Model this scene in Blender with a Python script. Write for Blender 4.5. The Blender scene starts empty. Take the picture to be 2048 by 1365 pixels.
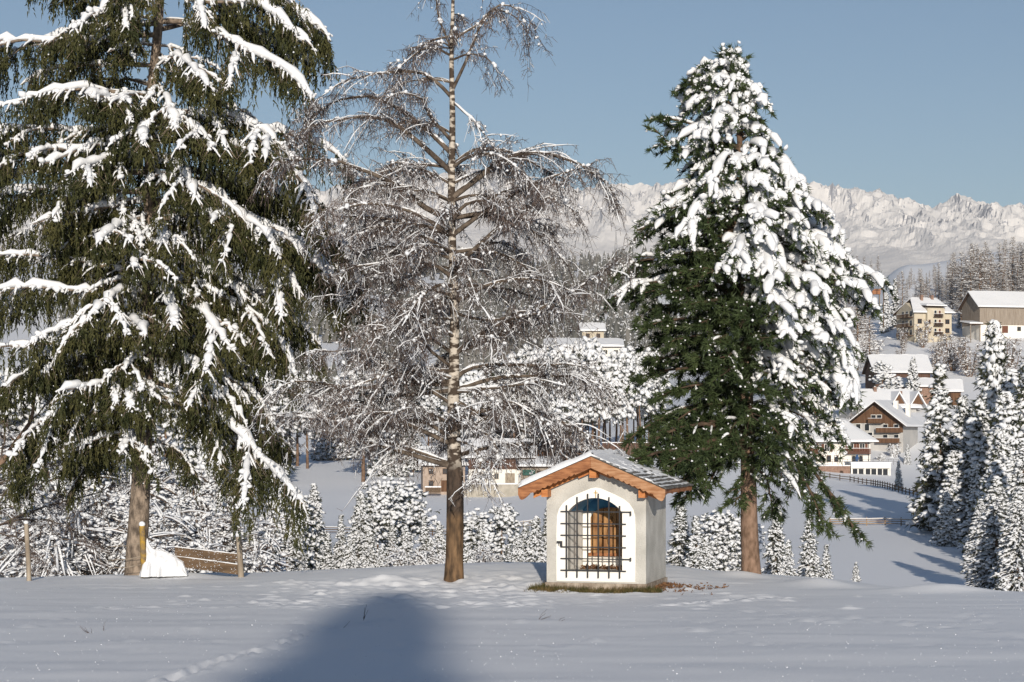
import bpy, math
import numpy as np
from mathutils import Vector, Matrix, noise, geometry

# ------------------------------------------------------------------ camera, sky, sun, exposure
F, HZ, CZ = 3982.0, 870.0, 3.0          # focal length in photo pixels, horizon row, eye height
SUN_EL, SUN_AZ = 14.5, 2.5              # degrees; azimuth to the right of straight behind the viewer
SC = bpy.context.scene
cam_d = bpy.data.cameras.new('camera')
cam_d.sensor_width = 36.0
cam_d.lens = 36.0 * F / 2048.0
cam_d.shift_y = (HZ - 682.5) / 2048.0
cam_d.clip_start, cam_d.clip_end = 0.5, 30000.0
cam = bpy.data.objects.new('camera', cam_d)
cam.location = (0, 0, CZ)
cam.rotation_euler = (math.radians(90), 0, 0)
SC.collection.objects.link(cam)
SC.camera = cam

world = bpy.data.worlds.new('World')
SC.world = world
world.use_nodes = True
wn = world.node_tree
sky = wn.nodes.new('ShaderNodeTexSky')
sky.sky_type = 'NISHITA'
sky.sun_disc = False
sky.sun_elevation = math.radians(SUN_EL)
sky.sun_rotation = math.radians(180.0 - SUN_AZ)
sky.altitude = 1200
sky.air_density = 1.0
sky.dust_density = 0.7
sky.ozone_density = 2.0
bg = wn.nodes['Background']
bg.inputs[1].default_value = 0.081
wn.links.new(sky.outputs[0], bg.inputs[0])

sun_d = bpy.data.lights.new('sun', 'SUN')
sun_d.energy = 4.6
sun_d.angle = math.radians(0.53)
sun_d.color = (1.0, 0.90, 0.765)
sun = bpy.data.objects.new('sun', sun_d)
_e, _a = math.radians(SUN_EL), math.radians(SUN_AZ)
to_sun = Vector((math.sin(_a) * math.cos(_e), -math.cos(_a) * math.cos(_e), math.sin(_e)))
sun.rotation_euler = to_sun.to_track_quat('Z', 'Y').to_euler()
sun.location = (10, -60, 40)
SC.collection.objects.link(sun)

SC.view_settings.view_transform = 'Standard'
SC.view_settings.look = 'None'
SC.view_settings.exposure = 0.0
SC.view_settings.gamma = 1.0
SC.view_settings.use_curve_mapping = False
SC.render.engine = 'CYCLES'
SC.cycles.use_denoising = True
SC.cycles.denoiser = 'OPENIMAGEDENOISE'
SC.cycles.denoising_input_passes = 'RGB_ALBEDO_NORMAL'
SC.cycles.denoising_prefilter = 'ACCURATE'
SC.cycles.max_bounces = 6
SC.cycles.diffuse_bounces = 3
SC.cycles.volume_bounces = 0
SC.cycles.sample_clamp_indirect = 6.0

# ------------------------------------------------------------------ helpers
COL = SC.collection
rng = np.random.default_rng(11)


def P(px, py, Y):
    """World point seen at photo pixel (px, py) at distance Y."""
    return np.array([(px - 1024.0) / F * Y, Y, CZ + (HZ - py) / F * Y])


class MB:
    """Collects vertices and faces; build() links them as one mesh object."""

    def __init__(self):
        self.v, self.f, self.n = [], [], 0

    def add(self, V, faces, m=0):
        V = np.asarray(V, float).reshape(-1, 3)
        faces = np.asarray(faces, int)
        if len(V) == 0 or len(faces) == 0:
            return self
        self.v.append(V)
        self.f.append((faces + self.n, m))
        self.n += len(V)
        return self

    def box(self, x0, x1, y0, y1, z0, z1, m=0, M=None):
        V = np.array([(x, y, z) for z in (z0, z1) for y in (y0, y1) for x in (x0, x1)], float)
        if M is not None:
            V = V @ np.array(M.to_3x3()).T + np.array(M.translation)
        self.add(V, [(0, 2, 3, 1), (4, 5, 7, 6), (0, 1, 5, 4), (2, 6, 7, 3), (0, 4, 6, 2), (1, 3, 7, 5)], m)
        return self

    def mesh(self, name, mats, smooth=False):
        me = bpy.data.meshes.new(name)
        if self.n:
            V = np.concatenate(self.v)
            me.vertices.add(len(V))
            me.vertices.foreach_set('co', V.astype(np.float32).ravel())
            li = np.concatenate([f.ravel() for f, m in self.f])
            sizes = np.concatenate([np.full(len(f), f.shape[1]) for f, m in self.f])
            mi = np.concatenate([np.full(len(f), m) for f, m in self.f])
            me.loops.add(len(li))
            me.loops.foreach_set('vertex_index', li.astype(np.int32))
            me.polygons.add(len(sizes))
            st = np.concatenate([[0], np.cumsum(sizes)[:-1]])
            me.polygons.foreach_set('loop_start', st.astype(np.int32))
            me.polygons.foreach_set('material_index', mi.astype(np.int32))
            me.polygons.foreach_set('use_smooth', np.full(len(sizes), bool(smooth)))
            me.update(calc_edges=True)
        for m in (mats if isinstance(mats, (list, tuple)) else [mats]):
            me.materials.append(m)
        return me

    def build(self, name, mats, parent=None, smooth=False, origin=None):
        if origin is not None:
            self.v = [v - np.asarray(origin) for v in self.v]
        return link(name, self.mesh(name, mats, smooth), parent)


def link(name, data, parent=None, loc=(0, 0, 0), rz=0.0):
    o = bpy.data.objects.new(name, data)
    o.location = loc
    o.rotation_euler = (0, 0, rz)
    COL.objects.link(o)
    if parent is not None:
        o.parent = parent
    return o


def tag(o, label=None, cat=None, group=None, kind=None):
    for k, v in (('label', label), ('category', cat), ('group', group), ('kind', kind)):
        if v:
            o[k] = v
    return o


def thing(name, label, cat, loc=(0, 0, 0), rz=0.0, group=None):
    return tag(link(name, None, None, loc, rz), label, cat, group)


def norm(v):
    return v / np.maximum(np.linalg.norm(v, axis=-1, keepdims=True), 1e-9)


def tubes(Pt, R, sides=6, Ru=None):
    """K tubes along K polylines of n points; R, Ru = side and up radii (K, n)."""
    Pt = np.asarray(Pt, float)
    K, n, _ = Pt.shape
    R = np.broadcast_to(np.asarray(R, float), (K, n))
    Ru = R if Ru is None else np.broadcast_to(np.asarray(Ru, float), (K, n))
    T = norm(np.gradient(Pt, axis=1))
    mean = norm(Pt[:, -1] - Pt[:, 0])
    ref = np.where(np.abs(mean[:, 2:3]) > 0.85, np.array([[0.98, 0.17, 0.05]]), np.array([[0.02, 0.03, 1.0]]))
    s = norm(np.cross(T, ref[:, None, :]))
    u = np.cross(s, T)
    a = np.arange(sides) * 2 * np.pi / sides
    V = (Pt[:, :, None, :] + (np.cos(a)[None, None, :] * R[:, :, None])[..., None] * s[:, :, None, :]
         + (np.sin(a)[None, None, :] * Ru[:, :, None])[..., None] * u[:, :, None, :])
    i = np.arange(n - 1)[:, None] * sides + np.arange(sides)[None, :]
    j = np.arange(n - 1)[:, None] * sides + (np.arange(sides)[None, :] + 1) % sides
    q = np.stack([i, j, j + sides, i + sides], -1).reshape(-1, 4)
    q = (q[None] + (np.arange(K) * n * sides)[:, None, None]).reshape(-1, 4)
    return V.reshape(-1, 3), q


def ico(sub):
    import bmesh
    bm = bmesh.new()
    bmesh.ops.create_icosphere(bm, subdivisions=sub, radius=1.0)
    bm.verts.index_update()
    V = np.array([v.co[:] for v in bm.verts])
    Fa = np.array([[v.index for v in f.verts] for f in bm.faces])
    bm.free()
    return V, Fa


ICO1, ICO2 = ico(1), ico(2)
OCT = (np.array([(1, 0, 0), (0, 1, 0), (-1, 0, 0), (0, -1, 0), (0, 0, 1), (0, 0, -1.0)]),
       np.array([(0, 1, 4), (1, 2, 4), (2, 3, 4), (3, 0, 4), (1, 0, 5), (2, 1, 5), (3, 2, 5), (0, 3, 5)]))


def rots(K, tilt=0.5, r=None):
    r = r or rng
    a, b, c = r.uniform(0, 2 * np.pi, K), r.normal(0, tilt, K), r.normal(0, tilt, K)
    ca, sa, cb, sb, cc, sc = np.cos(a), np.sin(a), np.cos(b), np.sin(b), np.cos(c), np.sin(c)
    z, o = np.zeros(K), np.ones(K)
    Rz = np.stack([ca, -sa, z, sa, ca, z, z, z, o], -1).reshape(K, 3, 3)
    Rx = np.stack([o, z, z, z, cb, -sb, z, sb, cb], -1).reshape(K, 3, 3)
    Ry = np.stack([cc, z, sc, z, o, z, -sc, z, cc], -1).reshape(K, 3, 3)
    return Rx @ Ry @ Rz


def blobs(C, S, tmpl=ICO1, tilt=0.5, jit=0.18, r=None):
    r = r or rng
    C = np.asarray(C, float)
    K = len(C)
    V0, F0 = tmpl
    V = V0[None] * (1 + r.normal(0, jit, (K, len(V0), 1))) * np.asarray(S, float)[:, None, :]
    V = np.einsum('kij,kvj->kvi', rots(K, tilt, r), V) + C[:, None, :]
    Fa = (F0[None] + (np.arange(K) * len(V0))[:, None, None]).reshape(-1, 3)
    return V.reshape(-1, 3), Fa


def blades(C, D, L, W, r=None):
    """Slender leaf-like diamonds from C along D."""
    r = r or rng
    K = len(C)
    D = norm(D)
    S = norm(np.cross(D, r.normal(0, 1, (K, 3)))) * (np.broadcast_to(W, K) * .5)[:, None]
    L = np.broadcast_to(L, K)[:, None]
    S = S * 1.15
    V = np.stack([C + S, C + D * L, C - S], 1)
    return V.reshape(-1, 3), np.arange(K * 3).reshape(K, 3)


def ribbons(Pt, R, r=None):
    """Flat thin strips along K polylines, each turned its own way (for the finest twigs)."""
    r = r or rng
    Pt = np.asarray(Pt, float)
    K, n, _ = Pt.shape
    T = norm(Pt[:, -1] - Pt[:, 0])
    S = norm(np.cross(T, r.normal(0, 1, (K, 3))))[:, None] * np.broadcast_to(R, (K, n))[..., None] * 1.25
    V = np.stack([Pt + S, Pt - S], 2).reshape(-1, 3)
    i = np.arange(n - 1) * 2
    q = np.stack([i, i + 1, i + 3, i + 2], -1)
    return V, (q[None] + (np.arange(K) * n * 2)[:, None, None]).reshape(-1, 4)


def resample(pts, n):
    pts = np.asarray(pts, float)
    d = np.concatenate([[0], np.cumsum(np.linalg.norm(np.diff(pts, axis=0), axis=1))])
    # smooth curve through the points (Catmull-Rom), then even spacing
    q = np.vstack([2 * pts[0] - pts[1], pts, 2 * pts[-1] - pts[-2]])
    out = []
    for i in range(1, len(q) - 2):
        t = np.linspace(0, 1, 8, endpoint=False)[:, None]
        p0, p1, p2, p3 = q[i - 1], q[i], q[i + 1], q[i + 2]
        out.append(.5 * (2 * p1 + (p2 - p0) * t + (2 * p0 - 5 * p1 + 4 * p2 - p3) * t ** 2 + (3 * p1 - p0 - 3 * p2 + p3) * t ** 3))
    out = np.vstack(out + [pts[-1:]])
    d = np.concatenate([[0], np.cumsum(np.linalg.norm(np.diff(out, axis=0), axis=1))])
    s = np.linspace(0, d[-1], n)
    return np.stack([np.interp(s, d, out[:, k]) for k in range(3)], 1), d[-1]


def along(path, t):
    """Points and tangents at parameters t in 0..1 of an evenly spaced polyline."""
    n = len(path)
    x = np.clip(np.asarray(t) * (n - 1), 0, n - 1.001)
    i = x.astype(int)
    f = (x - i)[:, None]
    return path[i] * (1 - f) + path[i + 1] * f, norm(path[i + 1] - path[i])


_perm = np.random.default_rng(5).random((256, 256))


def vnoise(x, y):
    x, y = np.asarray(x, float), np.asarray(y, float)
    xi, yi = np.floor(x).astype(int), np.floor(y).astype(int)
    fx, fy = x - xi, y - yi
    fx, fy = fx * fx * (3 - 2 * fx), fy * fy * (3 - 2 * fy)
    g = lambda a, b: _perm[a % 256, b % 256]
    return ((g(xi, yi) * (1 - fx) + g(xi + 1, yi) * fx) * (1 - fy)
            + (g(xi, yi + 1) * (1 - fx) + g(xi + 1, yi + 1) * fx) * fy) * 2 - 1


def sstep(a, b, x):
    t = np.clip((np.asarray(x, float) - a) / (b - a), 0, 1)
    return t * t * (3 - 2 * t)


# ------------------------------------------------------------------ materials
def mat(name, color, rough=0.7, spec=0.3, var=None, scale=3.0, bump=0.0, bscale=None, detail=4.0, stretch=None, metal=0.0,
        lo=0.35, hi=0.65, bdetail=5.0):
    """Principled surface; colour may vary to `var` by noise in object space, with fine relief."""
    m = bpy.data.materials.new(name)
    m.use_nodes = True
    t = m.node_tree
    b = t.nodes['Principled BSDF']
    b.inputs['Base Color'].default_value = (*color, 1)
    b.inputs['Roughness'].default_value = rough
    b.inputs['Specular IOR Level'].default_value = spec
    b.inputs['Metallic'].default_value = metal
    if var is None and not bump:
        return m
    tc = t.nodes.new('ShaderNodeTexCoord')
    mp = t.nodes.new('ShaderNodeMapping')
    t.links.new(tc.outputs['Object'], mp.inputs['Vector'])
    if stretch:
        mp.inputs['Scale'].default_value = stretch
    if var is not None:
        nz = t.nodes.new('ShaderNodeTexNoise')
        nz.inputs['Scale'].default_value = scale
        nz.inputs['Detail'].default_value = detail
        t.links.new(mp.outputs[0], nz.inputs['Vector'])
        cr = t.nodes.new('ShaderNodeValToRGB')
        cr.color_ramp.elements[0].position, cr.color_ramp.elements[1].position = lo, hi
        cr.color_ramp.elements[0].color = (*color, 1)
        cr.color_ramp.elements[1].color = (*var, 1)
        t.links.new(nz.outputs[0], cr.inputs[0])
        t.links.new(cr.outputs[0], b.inputs['Base Color'])
    if bump:
        nb = t.nodes.new('ShaderNodeTexNoise')
        nb.inputs['Scale'].default_value = bscale or scale * 4
        nb.inputs['Detail'].default_value = bdetail
        t.links.new(mp.outputs[0], nb.inputs['Vector'])
        bp = t.nodes.new('ShaderNodeBump')
        bp.inputs['Strength'].default_value = 0.6
        bp.inputs['Distance'].default_value = bump
        t.links.new(nb.outputs[0], bp.inputs['Height'])
        t.links.new(bp.outputs[0], b.inputs['Normal'])
    return m


M = {}
M['snow'] = mat('snow', (.725, .745, .785), .6, .2, bump=.012, bscale=16)
M['ground_snow'] = mat('ground_snow', (.86, .88, .92), .6, .2, bump=.004, bscale=1.3, stretch=(.5, 1.6, 1), bdetail=2.0)
M['spruce_bark'] = mat('spruce_bark', (.09, .072, .058), .9, .1, (.30, .24, .19), 11, .05, 26, stretch=(1, 1, .45))
M['spruce_needles'] = mat('spruce_needles', (.028, .034, .013), .7, .15, (.082, .078, .030), 2.2, lo=.38, hi=.7)
M['pine_needles'] = mat('pine_needles', (.028, .044, .018), .6, .2, (.062, .085, .033), 2.6, lo=.38, hi=.68)
M['pine_bark'] = mat('pine_bark', (.13, .085, .06), .9, .1, (.26, .175, .13), 10, .03, 26, stretch=(1, 1, .5))
M['pine_limb'] = mat('pine_limb', (.055, .04, .03), .9, .1, (.13, .09, .065), 6)
M['birch_twig'] = mat('birch_twig', (.048, .035, .030), .6, .3, (.125, .095, .084), .8)
M['birch_limb'] = mat('birch_limb', (.05, .038, .030), .8, .2, (.15, .12, .095), 7, .01, 20)
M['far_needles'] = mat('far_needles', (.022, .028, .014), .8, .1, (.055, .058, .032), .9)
M['forest_needles'] = mat('forest_needles', (.085, .09, .085), .8, .1, (.17, .165, .155), .04)  # needles paled to grey: far haze and snow dust put into the colour
M['far_trunk'] = mat('far_trunk', (.12, .075, .05), .9, .1, (.22, .15, .11), 3)
M['larch_twig'] = mat('larch_twig', (.10, .075, .055), .9, .1, (.19, .145, .11), .8)
M['plaster'] = mat('plaster', (.40, .39, .365), .9, .1, (.53, .52, .49), 2.2, .03, 45, detail=8)
M['white_paint'] = mat('white_paint', (.83, .82, .79), .75, .2, (.78, .765, .73), 3, .004, 40)
M['blue_paint'] = mat('blue_paint', (.045, .17, .33), .7, .2, (.075, .25, .43), 5)
M['orange_wood'] = mat('orange_wood', (.36, .12, .035), .6, .3, (.52, .22, .075), 5, .006, 22, stretch=(1, 1, 7))
M['brown_wood'] = mat('brown_wood', (.19, .07, .026), .6, .3, (.36, .155, .065), 4, .006, 22, stretch=(1.2, 1, 6))
M['worn_wood'] = mat('worn_wood', (.27, .12, .05), .65, .3, (.42, .235, .13), 4, .006, 22, stretch=(1.2, 1, 6))
M['shingle'] = mat('shingle', (.07, .07, .068), .85, .15, (.16, .155, .15), 6, .01, 30, stretch=(1, 3, 1))
M['iron'] = mat('iron', (.022, .023, .027), .5, .4)
M['gold'] = mat('gold', (.42, .27, .07), .45, .5, metal=.5)
M['plinth'] = mat('plinth', (.22, .175, .14), .95, .1, (.42, .36, .30), 7, .03, 25)
M['altar_wood'] = mat('altar_wood', (.16, .07, .026), .6, .3, (.38, .21, .085), 5, .01, 18, stretch=(1.5, 1, .6))
M['grey_wood'] = mat('grey_wood', (.22, .18, .14), .85, .1, (.36, .31, .25), 7, .01, 25, stretch=(1, 1, .3))
M['dark_plank'] = mat('dark_plank', (.075, .05, .032), .85, .15, (.14, .095, .06), 8, .01, 30, stretch=(.3, 1, 1.5))
M['lichen_wood'] = mat('lichen_wood', (.16, .12, .08), .9, .1, (.38, .24, .05), 9, .01, 30)
M['grass'] = mat('grass', (.045, .055, .018), .8, .1, (.15, .105, .05), 5)
M['dead_leaf'] = mat('dead_leaf', (.10, .05, .026), .8, .15, (.21, .115, .06), 9)
# ------------------------------------------------------------------ the ground: one sheet from behind the viewer to the hills
ROWS = np.array([60, 90, 130, 170, 260, 330, 400, 430, 520, 620, 800, 900, 1000, 1400, 2200, 3000], float)
COLS = (np.array([-900, 300, 700, 1000, 1300, 1600, 1700, 1820, 2048, 2600], float) - 1024) / F
_L = [-6, -10, -13, -14, -14, -13, -11.7, -11, -8, -3, 8, 16, 25, 75, 190, 110]
_C = [-6, -10, -13, -14, -13, -9, -4, -2.5, 1, 5, 14, 20, 26, 75, 190, 110]
_R6 = [-6, -10, -13.2, -13.4, -12, -10.5, -8.6, -5, 5, 17, 36, 45, 38, 20, 20, 20]
_R7 = [-6, -10, -13.2, -13.4, -11.9, -10.6, -9.2, -5.4, 8, 24, 52, 61, 52, 20, 20, 20]
_R8 = [-6, -10, -13.2, -13.4, -11.8, -10.5, -9.1, -5.5, 10, 29, 62, 77, 70, 30, 20, 20]
_R0 = [-6, -10, -13.2, -13.4, -11.8, -10.5, -9.0, -5.5, 10, 30, 66, 84, 80, 40, 20, 20]
ZT = np.array([_L, _L, _L, _L, _C, _R6, _R7, _R8, _R0, _R0], float)      # (column, row)
ZC_PX = np.array([-400, 0, 250, 500, 700, 880, 1000, 1090, 1345, 1430, 1560, 1700, 1800, 1900, 2048, 2500], float)
ZC_PY = np.array([1165, 1160, 1153, 1150, 1141, 1131, 1128, 1130, 1134, 1146, 1154, 1164, 1178, 1189, 1204, 1240], float)
YC = 43.0

# footprints and animal tracks, as (x, y, radius, depth)
_tr = np.random.default_rng(3)
PITS = []


def _track(pts, step, rad, dep, wob=.03):
    for (ax, ay), (bx, by) in zip(pts[:-1], pts[1:]):
        n = max(2, int(math.hypot(bx - ax, by - ay) / step))
        for k in range(n):
            t = k / n
            PITS.append((ax + (bx - ax) * t + _tr.normal(0, wob), ay + (by - ay) * t + _tr.normal(0, wob), rad * _tr.uniform(.8, 1.25), dep))


def flat_at(px, py):
    y = (py - HZ) / F
    d = (CZ - 1.3) / max(y - .0335, 1e-3)
    return ((px - 1024) / F * d, d)


_track([flat_at(p, q) for p, q in ((300, 1368), (400, 1338), (500, 1310), (610, 1275), (700, 1255), (800, 1242))], .16, .075, .045)
_track([flat_at(p, q) for p, q in ((0, 1180), (250, 1180), (500, 1176), (640, 1172))], .55, .12, .02, .06)
_track([flat_at(p, q) for p, q in ((1300, 1219), (1500, 1226), (1700, 1242), (1900, 1256), (2040, 1262))], .6, .12, .03, .04)
_track([flat_at(p, q) for p, q in ((1340, 1215), (1450, 1205), (1550, 1196), (1600, 1198))], .45, .16, .05, .05)
for _ in range(520):
    x, y = _tr.normal(-1.6, 1.9), _tr.uniform(31.0, 41.0)
    if abs(x) < 5.0:
        PITS.append((x, y, _tr.uniform(.07, .17), _tr.choice([.035, .025, .02, -.022, -.03]) * _tr.uniform(.5, 1.1)))
for _ in range(150):
    PITS.append((_tr.uniform(-7, 7), _tr.uniform(22, 38), _tr.uniform(.06, .16), _tr.choice([.02, -.03]) * _tr.uniform(.4, 1.2)))
MOUNDS = [(6.15, 40.0, .55, .9, .13), (8.2, 37.6, .9, .7, .15), (4.5, 36.0, .3, .3, .06), (4.0, 35.7, .25, .2, .05),
          (-2.6, 39.85, .6, .55, .16), (-7.0, 42.6, .7, .5, .10), (4.9, 42.6, .5, .5, .09), (-8.6, 42.2, .6, .4, .06)]


def ground_z(x, y):
    x, y = np.broadcast_arrays(np.asarray(x, float), np.asarray(y, float))
    ys = np.maximum(y, 1.0)
    u = x / np.maximum(y, 20.0)
    # near meadow and the knoll
    base = 1.3 - .0335 * y
    pxc = 1024 + np.clip(x, -12, 12) / YC * F
    zc = CZ + (HZ - np.interp(pxc, ZC_PX, ZC_PY)) / F * YC
    zn = base + (zc - (1.3 - .0335 * YC)) * sstep(36.6, 43.5, y)
    # side tilt keeps the right-hand edge of the meadow low
    zn = zn + np.clip(vnoise(x * .11 + 3, y * .07), -1, 1) * .05 * sstep(8, 20, y) * (1 - sstep(40, 44, y))
    # valley and hills by table
    r = np.interp(np.log(np.maximum(y, 60)), np.log(ROWS), np.arange(len(ROWS)))
    c = np.interp(u, COLS, np.arange(len(COLS)))
    r0, c0 = np.minimum(r.astype(int), len(ROWS) - 2), np.minimum(c.astype(int), len(COLS) - 2)
    fr, fc = r - r0, c - c0
    fc = fc * fc * (3 - 2 * fc)
    zf = ((ZT[c0, r0] * (1 - fr) + ZT[c0, r0 + 1] * fr) * (1 - fc) + (ZT[c0 + 1, r0] * (1 - fr) + ZT[c0 + 1, r0 + 1] * fr) * fc)
    zf = CZ + zf + (vnoise(x * .02, y * .012) * 1.2 + vnoise(x * .07, y * .04) * .35) * sstep(90, 300, y)
    w = sstep(44.0, 62.0, y)
    return zn * (1 - w) + zf * w


def ground_fine(x, y):
    z = np.zeros_like(x)
    near = (1 - sstep(44, 50, y)) * sstep(9, 15, y)
    z += near * (vnoise(x * .45, y * .8) * .015 + vnoise(x * .5 + y * .25 + 9, y * 1.9 - x * .12) * .009 + vnoise(x * 1.1 + y * .3 + 4, y * 3.2 - x * .35) * .0048 + vnoise(x * 2.6, y * 4.6 - x * .8) * .003 * (1 + vnoise(x * .3, y * .4)))
    # trampled, lumpy snow round the birch and the chapel
    zone = np.exp(-((x + .4) / 3.0) ** 2 - ((y - 38.0) / 3.6) ** 2)
    z += near * zone * (vnoise(x * 2.6, y * 2.6) * .040 + vnoise(x * 5.5, y * 4.5) * .026)
    for (mx, my, sx, sy, h) in MOUNDS:
        z += h * np.exp(-((x - mx) / sx) ** 2 - ((y - my) / sy) ** 2)
    for (mx, my, rd, dp) in PITS:
        i = np.where((np.abs(x - mx) < rd * 3) & (np.abs(y - my) < rd * 3))
        if len(i[0]):
            d2 = ((x[i] - mx) ** 2 + (y[i] - my) ** 2) / rd ** 2
            z[i] += dp * (-np.exp(-d2) * 1.2 + .45 * np.exp(-((np.sqrt(d2) - 1.5) / .5) ** 2))
    # hollow melted free along the front of the chapel
    z -= .05 * np.exp(-((x - 1.55) / 1.1) ** 2 - ((y - 37.75) / .45) ** 2)
    return z


def ground_sheet():
    s_in = np.linspace(-.30, .30, 390)
    s_out = np.array([.33, .37, .42, .5, .6, .75, .95, 1.2])
    s = np.concatenate([-s_out[::-1], s_in, s_out])
    y = np.concatenate([[-160, -120, -90, -70, -55, -42, -32, -22, -12, -4, 4, 10, 14], np.linspace(16, 31, 80), np.linspace(31.1, 46, 150),
                        np.geomspace(46.6, 3000, 95)])
    S, Yg = np.meshgrid(s, y)
    X = S * np.maximum(Yg, 20) + np.sign(S) * np.maximum(np.abs(S) - .30, 0) * 260
    Z = ground_z(X, Yg) + ground_fine(X, Yg)
    # the far rim sinks under the mountains' foot
    V = np.stack([X, Yg, Z], -1).reshape(-1, 3)
    ny, nx = X.shape
    i = (np.arange(ny - 1)[:, None] * nx + np.arange(nx - 1)[None]).ravel()
    q = np.stack([i, i + 1, i + nx + 1, i + nx], -1)
    o = MB().add(V, q).build('ground', M['ground_snow'], smooth=True)
    tag(o, 'snow covered meadow falling to a snowy valley and village slope', None, kind='structure')
    return o


ground_sheet()


def gz(x, y):
    x, y = np.array([float(x)]), np.array([float(y)])
    return float((ground_z(x, y) + ground_fine(x, y))[0])


# ------------------------------------------------------------------ mountains
def mountain_mat():
    m = bpy.data.materials.new('mountain_snow_and_rock')
    m.use_nodes = True
    t = m.node_tree
    b = t.nodes['Principled BSDF']
    b.inputs['Roughness'].default_value = .8
    b.inputs['Specular IOR Level'].default_value = .1
    tc = t.nodes.new('ShaderNodeTexCoord')
    geo = t.nodes.new('ShaderNodeNewGeometry')
    nz = t.nodes.new('ShaderNodeTexNoise')
    nz.inputs['Scale'].default_value = .075
    nz.inputs['Detail'].default_value = 8
    nz.inputs['Roughness'].default_value = .65
    t.links.new(tc.outputs['Object'], nz.inputs['Vector'])
    sep = t.nodes.new('ShaderNodeSeparateXYZ')
    t.links.new(geo.outputs['Normal'], sep.inputs[0])
    ma = t.nodes.new('ShaderNodeMath')
    ma.operation = 'MULTIPLY_ADD'
    t.links.new(nz.outputs[0], ma.inputs[0])
    ma.inputs[1].default_value = .80
    t.links.new(sep.outputs[2], ma.inputs[2])
    cr = t.nodes.new('ShaderNodeValToRGB')
    cr.color_ramp.elements[0].position, cr.color_ramp.elements[1].position = .99, 1.09
    cr.color_ramp.elements[0].color = (.37, .385, .43, 1)
    cr.color_ramp.elements[1].color = (.78, .77, .77, 1)
    t.links.new(ma.outputs[0], cr.inputs[0])
    t.links.new(cr.outputs[0], b.inputs['Base Color'])
    return m


def mountains():
    RX = np.array([-1200, 0, 300, 500, 640, 760, 860, 925, 980, 1060, 1150, 1240, 1300, 1345, 1400, 1500, 1600, 1660, 1700, 1720, 1765, 1790, 1830, 1860, 1885, 1912, 1940, 1990, 2048, 2300, 3200], float)
    RY = np.array([420, 390, 400, 392, 372, 350, 343, 336, 342, 345, 362, 368, 360, 350, 356, 362, 362, 380, 376, 374, 384, 386, 392, 402, 396, 382, 396, 402, 400, 410, 440], float)
    YR = 7000.0
    nx, ny = 560, 150
    px = np.concatenate([np.linspace(-1400, -60, 40), np.linspace(-50, 2100, nx - 80), np.linspace(2115, 3400, 40)])
    yy = np.concatenate([np.linspace(3200, 4400, 14), np.linspace(4450, 7000, 100), np.linspace(7040, 8600, 8)])
    PX, YY = np.meshgrid(px, yy)
    X = (PX - 1024) / F * (0.35 * YR + 0.65 * YY)
    pxe = X / YR * F + 1024
    peak = CZ + (HZ - np.interp(pxe, RX, RY)) / F * YR
    wx, wy = vnoise(X * .004, YY * .003) * 40, vnoise(X * .004 + 50, YY * .003 + 9) * 60

    def ridged(fx, fy, n, ox):
        tot, amp = np.zeros_like(X), 1.0
        for k in range(n):
            g_ = 1 - np.abs(vnoise((X + wx) * fx * 2.07 ** k + ox + 17 * k, (YY + wy) * fy * 2.0 ** k + 5 * k + ox))
            tot += amp * g_ ** 2
            amp *= .52
        return (tot - tot.mean()) / tot.std()
    rd = ridged(.0048, .0024, 5, 3.0)
    rd2 = ridged(.016, .0075, 3, 71.0)
    sm = vnoise(X * .0016 + 4, YY * .0011) + .5 * vnoise(X * .0036, YY * .0024 + 7)
    t = (YY - 3200) / (YR - 3200)
    up = np.where(t <= 1, np.clip(t, 0, 1) ** 1.1, np.clip(1 - (t - 1) * 1.3, 0, 1))
    foot = 60.0
    # long smooth snow slopes below, craggy ribs above; crag strength varies along the range
    crag = np.clip(.75 + .6 * vnoise(X * .0011 + 9, YY * .0005), .25, 1.3)
    rough = .16 + .84 * sstep(.50, .78, t + .10 * sm)
    Z = foot + (peak - foot) * up + rd * 21 * rough * crag * sstep(0, .3, t) * (1 - .45 * sstep(.93, 1.0, t)) + sm * 55 * sstep(.05, .4, t) * (1 - sstep(.7, .95, t))
    Z = Z + rd2 * 5.5 * rough * crag * sstep(.3, .6, t)
    Z = Z - 30 * sstep(.9, 1.0, t)
    nyr, nxr = X.shape
    i = (np.arange(nyr - 1)[:, None] * nxr + np.arange(nxr - 1)[None]).ravel()
    o = MB().add(np.stack([X, YY, Z], -1), np.stack([i, i + 1, i + nxr + 1, i + nxr], -1)).build('mountains', mountain_mat(), smooth=False)
    tag(o, 'pale jagged snow covered mountain range on the horizon', None, kind='structure')


mountains()

# ------------------------------------------------------------------ haze in the valley air
HAZE = 4.6e-5
if HAZE:
    hm = bpy.data.materials.new('haze')
    hm.use_nodes = True
    ht = hm.node_tree
    for n_ in list(ht.nodes):
        if n_.type != 'OUTPUT_MATERIAL':
            ht.nodes.remove(n_)
    hv = ht.nodes.new('ShaderNodeVolumePrincipled')
    hv.inputs['Color'].default_value = (.90, .93, 1.0, 1)
    hv.inputs['Density'].default_value = HAZE
    ht.links.new(hv.outputs[0], [n_ for n_ in ht.nodes if n_.type == 'OUTPUT_MATERIAL'][0].inputs['Volume'])
    hb = MB().box(-6500, 6500, -400, 9200, -22, 1100).build('haze', hm)
    tag(hb, 'thin pale winter haze in the valley air', None, kind='stuff')
# ------------------------------------------------------------------ the wayside chapel
TH = math.radians(15.5)
cb = P(1192, 1176, 38.0)
CH = thing('wayside_chapel', 'small whitewashed wayside chapel with iron grille and orange wooden gable on the knoll', 'chapel', tuple(cb), -TH)


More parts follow.
